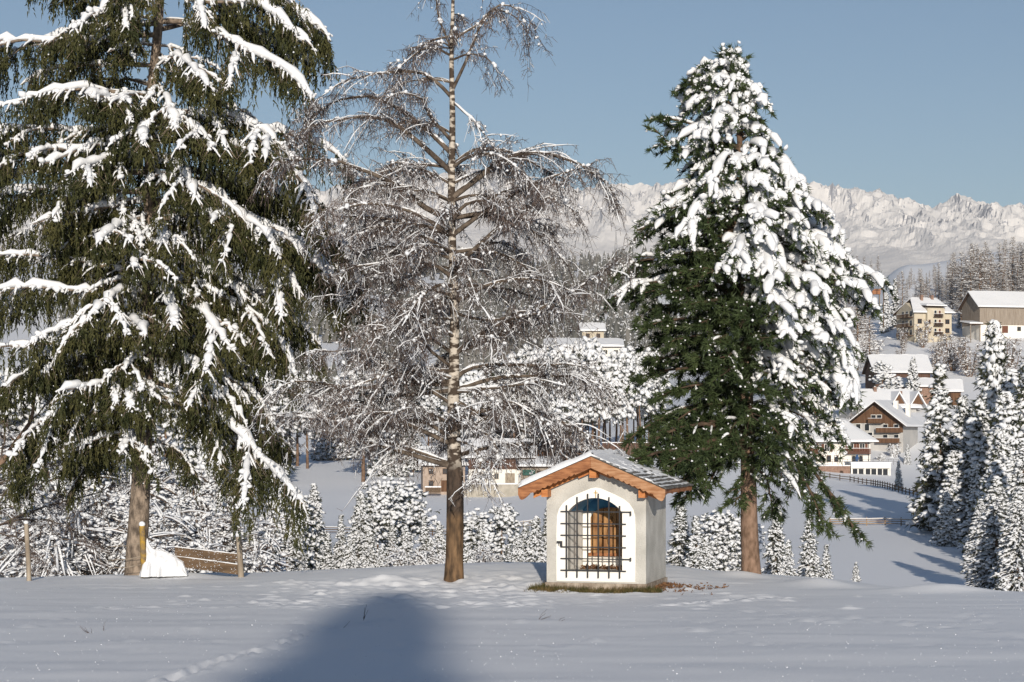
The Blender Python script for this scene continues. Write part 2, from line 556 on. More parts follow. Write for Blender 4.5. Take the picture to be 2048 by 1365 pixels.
def chw(x, y, z=0.0):
    """Chapel coordinates to world."""
    c, s = math.cos(-TH), math.sin(-TH)
    return np.array([cb[0] + x * c - y * s, cb[1] + x * s + y * c, cb[2] + z])


def plate(outer, holes, y0, y1, m=0, mb=None):
    """A plate with holes in the x-z plane, from depth y0 (front) to y1 (back)."""
    mb = mb or MB()
    loops = [outer] + list(holes)
    tri = geometry.tessellate_polygon([[Vector((x, z, 0)) for x, z in lp] for lp in loops])
    pts = np.array([p for lp in loops for p in lp], float)
    n = len(pts)
    V = np.vstack([np.column_stack([pts[:, 0], np.full(n, y0), pts[:, 1]]), np.column_stack([pts[:, 0], np.full(n, y1), pts[:, 1]])])
    out = []
    for a, b, c in tri:
        A, B, C = pts[a], pts[b], pts[c]
        if (B[0] - A[0]) * (C[1] - A[1]) - (B[1] - A[1]) * (C[0] - A[0]) < 0:
            a, c = c, a
        out += [(a, b, c), (c + n, b + n, a + n)]
    mb.add(V, out, m)
    k, sides = 0, []
    for h, lp in enumerate(loops):
        L = len(lp)
        area = sum(lp[i][0] * lp[(i + 1) % L][1] - lp[(i + 1) % L][0] * lp[i][1] for i in range(L))
        for i in range(L):
            a, b = k + i, k + (i + 1) % L
            if (area > 0) != (h > 0):
                a, b = b, a
            sides.append((a, b, b + n, a + n))
        k += L
    mb.add(V, sides, m)
    return mb


W2, HE, HA, DP = .972, 1.985, 2.40, 1.95        # half width, eave, apex, depth
# opening and its arch
OX0, OX1, OZ0, OZS, OZT = -.555, .515, .335, 1.44, 1.715
ocx, ohw = (OX0 + OX1) / 2, (OX1 - OX0) / 2
orad = (ohw ** 2 + (OZT - OZS) ** 2) / (2 * (OZT - OZS))
oa = math.asin(ohw / orad)
ARCH = [(ocx + orad * math.sin(a), OZT - orad + orad * math.cos(a)) for a in np.linspace(oa, -oa, 19)]
OPEN = [(OX0, OZ0), (OX1, OZ0)] + ARCH

front = [(-W2, .09), (W2, .09), (W2, HE), (0, HA), (-W2, HE)]
wall = plate(front, [OPEN], 0, .22)
for x0, x1 in ((-W2, -W2 + .2), (W2 - .2, W2)):
    wall.box(x0, x1, .22, DP, .09, HE)
plate([(-W2 + .2, .09), (W2 - .2, .09), (W2 - .2, HE), (0, HA - .1), (-W2 + .2, HE)], [], DP - .2, DP, mb=wall)
wall_o = wall.build('wall', M['plaster'], CH)

# painted white surround with its ogee head
sur = [(-.775, .118), (.765, .118), (.775, 1.0), (.765, 1.36), (.73, 1.50), (.655, 1.61), (.54, 1.70), (.37, 1.785), (.20, 1.855), (.09, 1.90),
       (0.0, 1.915), (-.09, 1.90), (-.20, 1.855), (-.37, 1.785), (-.53, 1.70), (-.645, 1.61), (-.725, 1.50), (-.765, 1.36), (-.775, 1.0)]
plate(sur, [OPEN], -.016, -.001).build('wall_surround', M['white_paint'], CH)

# niche lining: side walls, floor and back white, vault blue
nb_ = MB()
yb = 1.25
for x0, x1 in ((OX0 - .03, OX0 - .002), (OX1 + .002, OX1 + .03)):
    nb_.box(x0, x1, .222, yb, OZ0, OZS + .02)
nb_.box(OX0 - .03, OX1 + .03, .222, yb, OZ0 - .03, OZ0 - .002)
nb_.build('niche_side', M['white_paint'], CH)
MB().box(OX0 - .05, OX1 + .05, yb + .003, yb + .04, OZ0 - .03, OZT + .05).build('niche_back', M['white_paint'], CH)
vt = MB()
A0 = np.array(ARCH)
A1 = A0 + np.array([[0, .03]])
for a, b in zip(range(18), range(1, 19)):
    V = [(A0[a][0], .222, A0[a][1]), (A0[b][0], .222, A0[b][1]), (A0[b][0], yb, A0[b][1]), (A0[a][0], yb, A0[a][1]),
         (A1[a][0], .222, A1[a][1]), (A1[b][0], .222, A1[b][1]), (A1[b][0], yb, A1[b][1]), (A1[a][0], yb, A1[a][1])]
    vt.add(V, [(0, 1, 2, 3), (7, 6, 5, 4), (0, 4, 5, 1), (2, 6, 7, 3)])
vt.build('niche_vault', M['blue_paint'], CH)
# the painted blue top of the niche's back wall
plate([(ocx - ohw, OZS - .06), (ocx + ohw, OZS - .06)] + ARCH, [], yb - .006, yb - .001).build('niche_lunette', M['blue_paint'], CH)

# carved wooden altar panel with an arched head, made of upright boards
alt = link('altar_panel', None, CH, (ocx + .03, yb - .05, OZ0 + .26))
for k in range(6):
    x0, x1 = -.39 + k * .13, -.39 + (k + 1) * .13 - .008
    hz = lambda x: .66 + .24 * math.sqrt(max(0, 1 - (x / .40) ** 2))
    plate([(x0, 0), (x1, 0), (x1, hz(x1)), ((x0 + x1) / 2, hz((x0 + x1) / 2)), (x0, hz(x0))], [], -.012 - .006 * (k % 2), .03).build('board', M['altar_wood'], alt)
MB().box(-.43, .43, -.07, .035, -.06, 0).build('shelf', M['brown_wood'], alt)
rel = MB()
for (x, z, sx, sz) in ((-.20, .28, .075, .24), (-.20, .58, .055, .06), (.02, .34, .085, .27), (.02, .67, .055, .062), (.22, .27, .075, .22), (.22, .54, .052, .06)):
    v, f = blobs([(x, -.02, z)], [(sx, .035, sz)], ICO2, 0, .03)
    rel.add(v, f)
rel.build('carved_relief', M['altar_wood'], alt, True)
# dried flowers lying in the niche
dr = MB()
C = np.column_stack([rng.uniform(OX0 + .2, OX1 - .03, 260), rng.uniform(.2, .6, 260), OZ0 + rng.uniform(.0, .05, 260)])
dr.add(*blades(C, rng.normal(0, 1, (260, 3)) + [0, 0, .3], rng.uniform(.05, .11, 260), .03))
tag(dr.build('dried_leaves', M['dead_leaf'], CH), kind='stuff')

# iron grille: six uprights, six cross bars
gr = link('grille', None, CH, (0, -.075, 0))
gx = np.linspace(-.562, .478, 6)
gtop = [1.575, 1.735, 1.795, 1.80, 1.735, 1.57]
gz_ = [1.452, 1.222, .998, .775, .552, .328]
for x, zt in zip(gx, gtop):
    MB().box(x - .0125, x + .0125, -.0125, .0125, .195, zt).build('bar', M['iron'], gr)
for k, z in enumerate(gz_):
    x1 = .672 if k in (0, 4) else .595
    mb = MB().box(-.685, x1, .0135, .0345, z - .0115, z + .0115)
    if k == 0:
        mb.box(x1, x1 + .022, -.004, .06, z - .07, z + .014)
    if k == 4:
        mb.box(x1, x1 + .022, -.004, .06, z - .035, z + .035)
    mb.build('cross_bar', M['iron'], gr)
lk = MB().box(-.69, -.65, -.005, .035, .7865, .885).box(-.755, -.6905, 0, .03, .845, .885)
lk.box(-.722, -.714, .005, .02, .80, .8445)
lk.build('lock', M['iron'], gr)

# small gilt cross on the wall
MB().box(-.007, .007, -.032, -.017, 1.72, 1.86).box(-.038, .038, -.0305, -.0185, 1.806, 1.819).build('cross', M['gold'], CH)

# stone plinth
pl = MB().box(-W2 - .025, W2 + .03, -.03, DP + .02, -.55, .088)
pl.build('plinth', M['plinth'], CH)

# roof
RZ, SLP, YF, YR_ = 2.465, math.tan(math.radians(23.2)), -.40, 2.45      # ridge height (underside), slope, front and back edge
RW = 1.40
ca_, sa_ = math.cos(math.radians(23.2)), math.sin(math.radians(23.2))
roof = link('roof', None, CH)
for sg in (-1, 1):
    # boarding: slab along the slope
    V = []
    for y in (YF + .012, YR_):
        for (a, t) in ((0.0, 0.0), (RW - .03, 0.0), (RW - .03, .045), (0.0, .045)):
            V.append((sg * a, y, RZ - SLP * a + t))
    f = [(0, 1, 2, 3), (7, 6, 5, 4), (0, 4, 5, 1), (1, 5, 6, 2), (2, 6, 7, 3), (3, 7, 4, 0)]
    if sg < 0:
        f = [q[::-1] for q in f]
    MB().add(V, f).build('roof_boarding', M['orange_wood'], roof)


def slope_box(sg, a0, a1, y0, y1, t0, t1, lift=0.0):
    """Box lying on a roof slope: a = distance from ridge measured level, t = height above boarding."""
    V = []
    for y in (y0, y1):
        for a, t in ((a0, t0), (a1, t0), (a1, t1 + lift), (a0, t1)):
            V.append((sg * a, y, RZ + .046 - SLP * a + t))
    f = [(0, 1, 2, 3), (7, 6, 5, 4), (0, 4, 5, 1), (1, 5, 6, 2), (2, 6, 7, 3), (3, 7, 4, 0)]
    return V, ([q[::-1] for q in f] if sg < 0 else f)


# shingles, row over row, on the right slope; the left one lies under snow
sr = np.random.default_rng(8)
NR = 11
for sg in (1, -1):
    for r in range(NR if sg > 0 else 3):
        if sg > 0:
            a0, a1 = r * 1.41 / NR, (r + 1) * 1.41 / NR + .03
        else:
            a0, a1 = 1.41 - (r + 1) * .128, 1.41 - r * .128 + .03
        y = YF - .02
        while y < YR_ - .02:
            w = sr.uniform(.16, .30)
            y1 = min(y + w, YR_ + .01)
            v, f = slope_box(sg, a0, a1 + sr.uniform(-.012, .012), y + .004, y1 - .004, .003 + .006 * sr.random(), .010 + .002 * sr.random(), .020 + .010 * sr.random())
            MB().add(v, f).build('shingle', M['shingle'], roof)
            y = y1


def lumpy_sheet(sg, a0, a1, y0, y1, thick, nu, nv, edge=.06, cover=None, base=.036):
    """A sheet of snow lying on a roof slope with a soft, uneven edge."""
    g, h = np.meshgrid(np.linspace(0, 1, nu), np.linspace(0, 1, nv))
    a, y = a0 + (a1 - a0) * g, y0 + (y1 - y0) * h
    e = np.minimum(np.minimum(g * (a1 - a0) + (9 if a0 == 0 else 0), (1 - g) * (a1 - a0)), np.minimum(h, 1 - h) * (y1 - y0))
    t = thick * np.sqrt(np.clip(e / edge, 0, 1)) * (1 + .22 * vnoise(a * 6 + 31, y * 6)) + .001
    if cover is not None:
        t = t * cover(a, y) - .012 * (1 - cover(a, y))
    top = np.stack([sg * a, y, RZ + base + SLP * 0 - SLP * a + t + .046], -1).reshape(-1, 3)
    i = (np.arange(nv - 1)[:, None] * nu + np.arange(nu - 1)[None]).ravel()
    q = np.stack([i, i + 1, i + nu + 1, i + nu], -1)
    if sg < 0:
        q = q[:, ::-1]
    mb = MB().add(top, q)
    bot = np.stack([sg * a, y, RZ + .012 - SLP * a + .046], -1)
    ring = np.concatenate([np.arange(nu), np.arange(2, nv + 1) * nu - 1, nu * nv - 2 - np.arange(nu - 1), (np.arange(nv - 2)[::-1] + 1) * nu])
    bb = bot.reshape(-1, 3)[ring]
    tt = top[ring]
    L = len(ring)
    k = np.arange(L)
    sd = np.stack([k, k + L, (k + 1) % L + L, (k + 1) % L], -1)
    if sg < 0:
        sd = sd[:, ::-1]
    mb.add(np.vstack([tt, bb]), sd)
    return mb


lumpy_sheet(-1, 0, 1.42, YF - .02, YR_, .085, 36, 70, .03).build('snow_layer', M['snow'], roof, True)
# a thin patchy cover on the right slope: thicker towards the ridge and the front
cov = lambda a, y: np.clip(sstep(.62, .15, a + .55 * vnoise(a * 3.1, y * 2.3) + .12 * vnoise(a * 14, y * 9)) + sstep(.2, .6, vnoise(a * 4 + 7, y * 3 + 2) - .12 * a) * .7, 0, 1)


def _cov(a, y):
    c = .5 + .5 * vnoise(a * 3.3 + 2, y * 2.1) + .35 * vnoise(a * 13, y * 8) + .55 - .98 * a  # less snow low down also darkens the slope for the pine's missing shadow
    seam = np.abs(((a * NR / 1.41) % 1.0) - .92) < .10
    c = c - seam * (.30 + .4 * vnoise(a * 5, y * 6))
    return np.clip(sstep(.25, .55, c), 0, 1)


lumpy_sheet(1, 0, 1.40, YF + .0, YR_ - .02, .014, 120, 200, .02, _cov, .036).build('snow_layer', M['snow'], roof, True)
# ridge cap of snow
v, f = tubes([[(0.0, y, RZ + .10 + .012 * math.sin(y * 5)) for y in np.linspace(YF - .01, YR_, 14)]], np.full((1, 14), .05), 8, np.full((1, 14), .035))
MB().add(v, f).build('ridge_snow', M['snow'], roof, True)


def barge(sg, y0, y1, a0, a1, top, depth, scallop, mname, nm, drop=0.0, tail=True):
    """Board following the gable slope, scalloped along its lower edge."""
    n = 80
    a = np.linspace(a0, a1, n)
    zt = RZ - SLP * a + top
    low = zt - depth / ca_ - drop
    per = .105
    sc = np.abs(np.sin((a - .32) / per * math.pi)) * scallop * ((a > .33) & (a < a1 - .24))
    zl = low + .035 * ((a > .32) & (a < a1 - .22)) - sc + .0
    if tail:
        k = a > a1 - .20
        zl = np.where(k, low - .035 * np.sin(np.clip((a - (a1 - .20)) / .20, 0, 1) * math.pi) + .10 * np.clip((a - (a1 - .07)) / .07, 0, 1) ** 2, zl)
    poly = [(sg * x, z) for x, z in zip(a, zl)] + [(sg * x, z) for x, z in zip(a[::-1], zt[::-1])]
    return plate(poly, [], y0, y1).build(nm, M[mname], roof)


barge(-1, YF - .03, YF + .009, 0.0, 1.425, .044, .200, .032, 'brown_wood', 'barge_board')
barge(1, YF - .03, YF + .009, 0.002, 1.425, .044, .200, .032, 'worn_wood', 'barge_board')
for sg in (-1, 1):
    barge(sg, -.13, -.09, .004, 1.20, -.002, .225, 0, 'orange_wood', 'inner_board', 0, False)
# dark metal drip edge over the barge boards
for sg in (-1, 1):
    v, f = slope_box(sg, .0, 1.43, YF - .045, YF + .01, -.0005, .004)
    MB().add(v, f).build('drip_edge', M['iron'], roof)
# eave fascia boards with carved lower edge
for sg in (1, -1):
    n = 60
    ys = np.linspace(YF + .02, YR_ + .02, n)
    zt = RZ - SLP * 1.375 + .04
    poly = [(y, zt - .085 - .022 * abs(math.sin((y + .1) / .115 * math.pi))) for y in ys] + [(y, zt) for y in ys[::-1]]
    mb = plate(poly, [], 0, .028)
    mb.v = [np.column_stack([sg * (1.375 + v[:, 1]), v[:, 0], v[:, 2]]) for v in mb.v]
    mb.build('eave_board', M['brown_wood'], roof)
    # rafters tails showing under the eave
    for y in np.arange(YF + .35, YR_, .62):
        V, fq = [], [(0, 1, 2, 3), (7, 6, 5, 4), (0, 4, 5, 1), (1, 5, 6, 2), (2, 6, 7, 3), (3, 7, 4, 0)]
        for yy in (y, y + .08):
            for a, t in ((W2 - .1, -.10), (1.37, -.09), (1.37, -.002), (W2 - .1, -.002)):
                V.append((sg * a, yy, RZ - SLP * a + t))
        MB().add(V, fq if sg > 0 else [q[::-1] for q in fq]).build('rafter', M['orange_wood'], roof)
# purlins: their square ends stand out under the gable
for x, z, w in ((0.0, 2.165, .135), (-.945, 1.795, .125), (.945, 1.795, .125)):
    MB().box(x - w / 2, x + w / 2, -.275, -.002, z - .125 / 2, z + .09).build('purlin', M['orange_wood'], roof)

# ------------------------------------------------------------------ grass and fallen leaves round its foot
gm = MB()
n = 4200
t = rng.random(n)
gx_ = -1.25 + 2.55 * t
gy_ = -.05 - np.abs(rng.normal(0, .20, n)) * (1.2 - .5 * t)
side = rng.random(n) < .14
gx_ = np.where(side, -1.0 - np.abs(rng.normal(0, .1, n)), gx_)
gy_ = np.where(side, rng.uniform(-.1, .8, n), gy_)
pts = np.array([chw(a, b) for a, b in zip(gx_, gy_)])
zz = ground_z(pts[:, 0], pts[:, 1]) + ground_fine(pts[:, 0], pts[:, 1])
pts[:, 2] = zz - .02
gm.add(*blades(pts, np.column_stack([rng.normal(0, .45, n), rng.normal(-.1, .45, n), np.ones(n)]), rng.uniform(.05, .19, n) * (1.1 - .4 * np.abs(vnoise(gx_ * 4, gy_ * 3))), rng.uniform(.008, .016, n)))
tag(gm.build('grass', M['grass']), 'frosted olive grass tufts along the foot of the chapel', None, kind='stuff')
lm = MB()
n = 800
k = rng.random(n)
lx = np.where(k < .55, 1.02 + np.abs(rng.normal(0, .14, n)) , 1.1 + rng.uniform(0, 1.25, n))
ly = np.where(k < .55, rng.uniform(-.15, 1.5, n), .1 + rng.normal(.5, .55, n))
nz_ = vnoise(lx * 3.5 + 5, ly * 3.5) > -.15
pts = np.array([chw(a, b) for a, b in zip(lx, ly)])[nz_ | (k < .5)]
pts[:, 2] = ground_z(pts[:, 0], pts[:, 1]) + ground_fine(pts[:, 0], pts[:, 1]) + rng.uniform(0, .03, len(pts))
n = len(pts)
lm.add(*blades(pts, rng.normal(0, 1, (n, 3)) * [1, 1, .6], rng.uniform(.03, .085, n), rng.uniform(.02, .045, n)))
tag(lm.build('leaves', M['dead_leaf']), 'brown dead leaves scattered on the bank beside the chapel', None, kind='stuff')
# ------------------------------------------------------------------ the three great trees
def limb_path(pxs, Y0, dY, n=14, r=rng, wob=.02):
    """Limb traced through photo pixels; depth runs from the trunk at Y0 to Y0 + dY at its tip."""
    pxs = np.array(pxs, float)
    d = np.concatenate([[0], np.cumsum(np.hypot(*np.diff(pxs, axis=0).T))])
    t = d / d[-1]
    pts = np.array([P(x, y, Y0 + dY * k ** .9) for (x, y), k in zip(pxs, t)])
    path, L = resample(pts, n)
    path[1:] += r.normal(0, wob, (n - 1, 3)) * np.linspace(.2, 1, n - 1)[:, None]
    return path, L


DOWN = np.array([0, 0, -1.0])


# ---- Norway spruce
def spruce_limb(root, base, path, L, snow=1.0, r=rng, dense=1.0):
    bark, leaf, sn = MB(), MB(), MB()
    spruce_spray(bark, leaf, sn, path, L, snow, r, dense)
    # side limbs of the limb, at odd places and angles
    for k in range(int(r.integers(2, 4)) if 1.3 < L < 4.2 else 1):
        t = r.uniform(.22, .8)
        p, tg = along(path, [t])
        sd = norm(np.cross(tg, [0, 0, 1.0]))[0] * r.choice([-1, 1])
        d = norm(tg[0] * r.uniform(.4, 1.0) + sd * r.uniform(.6, 1.1) + np.array([0, 0, r.uniform(-.25, .25)]))
        l = L * r.uniform(.25, .42) + .15
        q = np.array([p[0] + d * l * f - np.array([0, 0, .42 * l * f * f]) for f in np.linspace(0, 1, 5)])
        q2, l2 = resample(q, 10)
        spruce_spray(bark, leaf, sn, q2, l2, snow * r.uniform(.5, 1.05), r, dense)
    b = bark.build('limb', M['spruce_bark'], root, True, base)
    leaf.build('hanging_twigs', M['spruce_needles'], b, False, base)
    if sn.n:
        tag(sn.build('snow_load', M['snow'], b, True, base), kind='stuff')


def spruce_spray(bark, leaf, sn, path, L, snow=1.0, r=rng, dense=1.0):
    n = len(path)
    tt = np.linspace(0, 1, n)
    rad = (.010 + .012 * L) * (1 - tt * .85) + .004
    bark.add(*tubes(path[None], rad[None], 6))
    K = max(6, int(L / .098 * dense))
    t = np.sort(np.clip(r.uniform(.10, 1, K) ** .85, 0, 1))
    p0, tg = along(path, t)
    side = norm(np.cross(tg, [0, 0, 1.0])) * np.where(np.arange(K) % 2 == 0, 1, -1)[:, None]
    l = (.26 + .26 * r.random(K)) * (1.05 - .62 * t) * min(1.25, .55 + .28 * L) + .08
    d = norm(tg * r.uniform(.35, .8, (K, 1)) + side * r.uniform(.55, 1.0, (K, 1)) + DOWN * r.uniform(.0, .35, (K, 1)))
    s = np.linspace(0, 1, 5)
    bp = p0[:, None] + d[:, None] * (l[:, None] * s)[..., None] + DOWN * (l[:, None] * .5 * s ** 1.8)[..., None]
    bark.add(*ribbons(bp[:, [0, 2, 4]], .007 * (1 - s[[0, 2, 4]] * .6)[None] * np.ones((K, 1)), r))
    # hanging strands: from the side twigs and from the limb itself
    q, w = [], []
    for k in range(4):
        f = r.uniform(.1, 1.0, K)
        i = np.minimum((f * 4).astype(int), 3)
        g = (f * 4 - i)[:, None]
        q.append(bp[np.arange(K), i] * (1 - g) + bp[np.arange(K), i + 1] * g)
        w.append(r.uniform(.35, 1.0, K))
    q.append(p0)
    w.append(r.uniform(.2, .7, K))
    q, w = np.concatenate(q), np.concatenate(w)
    hang = w * (.22 + .15 * L) * r.uniform(.5, 1.35, len(q))
    sway = r.normal(0, .10, (len(q), 3)) * [1, 1, 0]
    m = 8
    for k in range(m):
        f = (k + r.random(len(q))) / m
        c = q + (DOWN + sway) * (hang * f)[:, None] + r.normal(0, .012, (len(q), 3))
        dd = DOWN + sway + r.normal(0, .33, (len(q), 3))
        leaf.add(*blades(c, dd, hang / m * 1.5 + .035, r.uniform(.020, .040, len(q)), r))
    # needles round the side twigs
    for k in range(4):
        f = r.uniform(.15, 1, K)
        i = np.minimum((f * 4).astype(int), 3)
        c = bp[np.arange(K), i] * (1 - (f * 4 - i)[:, None]) + bp[np.arange(K), i + 1] * (f * 4 - i)[:, None]
        leaf.add(*blades(c - [0, 0, .01], d + r.normal(0, .5, (K, 3)) - [0, 0, .35], .13, .035, r))
    # snow: fingers along the side twigs, a bolster along the limb, flecks on the strands
    if snow > 0:
        keep = r.random(K) < .85 * snow
        kk = np.where(keep)[0]
        if len(kk):
            fr = r.uniform(.25, .85, len(kk)) * r.choice([1, 1, .55], len(kk))
            ss = np.linspace(0, 1, 5)
            x = fr[:, None] * ss * 4
            i = np.minimum(x.astype(int), 3)
            g = (x - i)[..., None]
            fp = bp[kk[:, None], i] * (1 - g) + bp[kk[:, None], i + 1] * g
            fp = fp + r.normal(0, .012, fp.shape) + DOWN * (r.uniform(0, .10, (len(kk), 1)) * ss ** 2)[..., None]
            pr = np.array([.8, 1.05, 1.0, .8, .18])
            rr = r.uniform(.020, .050, len(kk))[:, None] * pr * (1.12 - .45 * t[kk])[:, None] * (.75 + .25 * snow) * r.uniform(.75, 1.25, (len(kk), 5))
            fp = fp + np.array([0, 0, 1]) * (rr * .75)[..., None]
            sn.add(*tubes(fp[:, [0, 1, 3, 4]], rr[:, [0, 1, 3, 4]], 5, rr[:, [0, 1, 3, 4]] * .75))
            # loose lumps that break the rhythm
            nl = int(len(kk) * .8)
            j = r.integers(0, len(kk), nl)
            c = fp[j, r.integers(0, 4, nl)] + r.normal(0, .035, (nl, 3))
            z_ = r.uniform(.02, .055, nl)
            sn.add(*blobs(c, np.column_stack([z_ * 1.3, z_, z_ * .75]), ICO1, .4, .16, r))
            j = kk[r.random(len(kk)) < .45]
            c = p0[j] + r.normal(0, .03, (len(j), 3)) + [0, 0, .03]
            z_ = r.uniform(.04, .085, len(j)) * (.8 + .2 * min(L, 3) / 2)
            sn.add(*blobs(c, np.column_stack([z_ * 1.35, z_ * 1.1, z_ * .8]), ICO1, .3, .14, r))
        a = .22
        sp, _ = along(path, a + (1 - a) * np.linspace(0, 1, 16))
        sp = sp + r.normal(0, .012, sp.shape)
        pr = np.clip(np.minimum(np.linspace(0, 1, 16) * 5, (1 - np.linspace(0, 1, 16)) * 6 + .12), 0, 1)
        rr = (.026 + .021 * min(L, 2.6)) * pr * np.clip(1 + .75 * vnoise(np.arange(16) * 1.1 + r.random() * 99, 3.0), .2, 1.6) * snow ** .8
        sp = sp + np.array([0, 0, 1]) * (rr * .7 + .012)[:, None]
        sn.add(*tubes(sp[None], rr[None], 8, rr[None] * .85))
        # thin line of snow on the bare part
        b2, _ = along(path, np.linspace(.02, a + .05, 6))
        r2 = np.full(6, .02) * [.2, 1, 1, 1, 1, .5]
        sn.add(*tubes((b2 + [0, 0, .012] + np.array([0, 0, 1]) * np.interp(np.linspace(.02, a + .05, 6), tt, rad)[:, None])[None], r2[None], 5))
        nf = int(len(q) * .13 * snow)
        idx = r.integers(0, len(q), nf)
        c = q[idx] + (DOWN + sway[idx]) * (hang[idx] * r.random(nf))[:, None] + r.normal(0, .02, (nf, 3))
        sc_ = r.uniform(.008, .024, nf)
        sn.add(*blobs(c, np.column_stack([sc_, sc_, sc_ * r.uniform(.8, 2.0, nf)]), OCT, .4, .15, r))


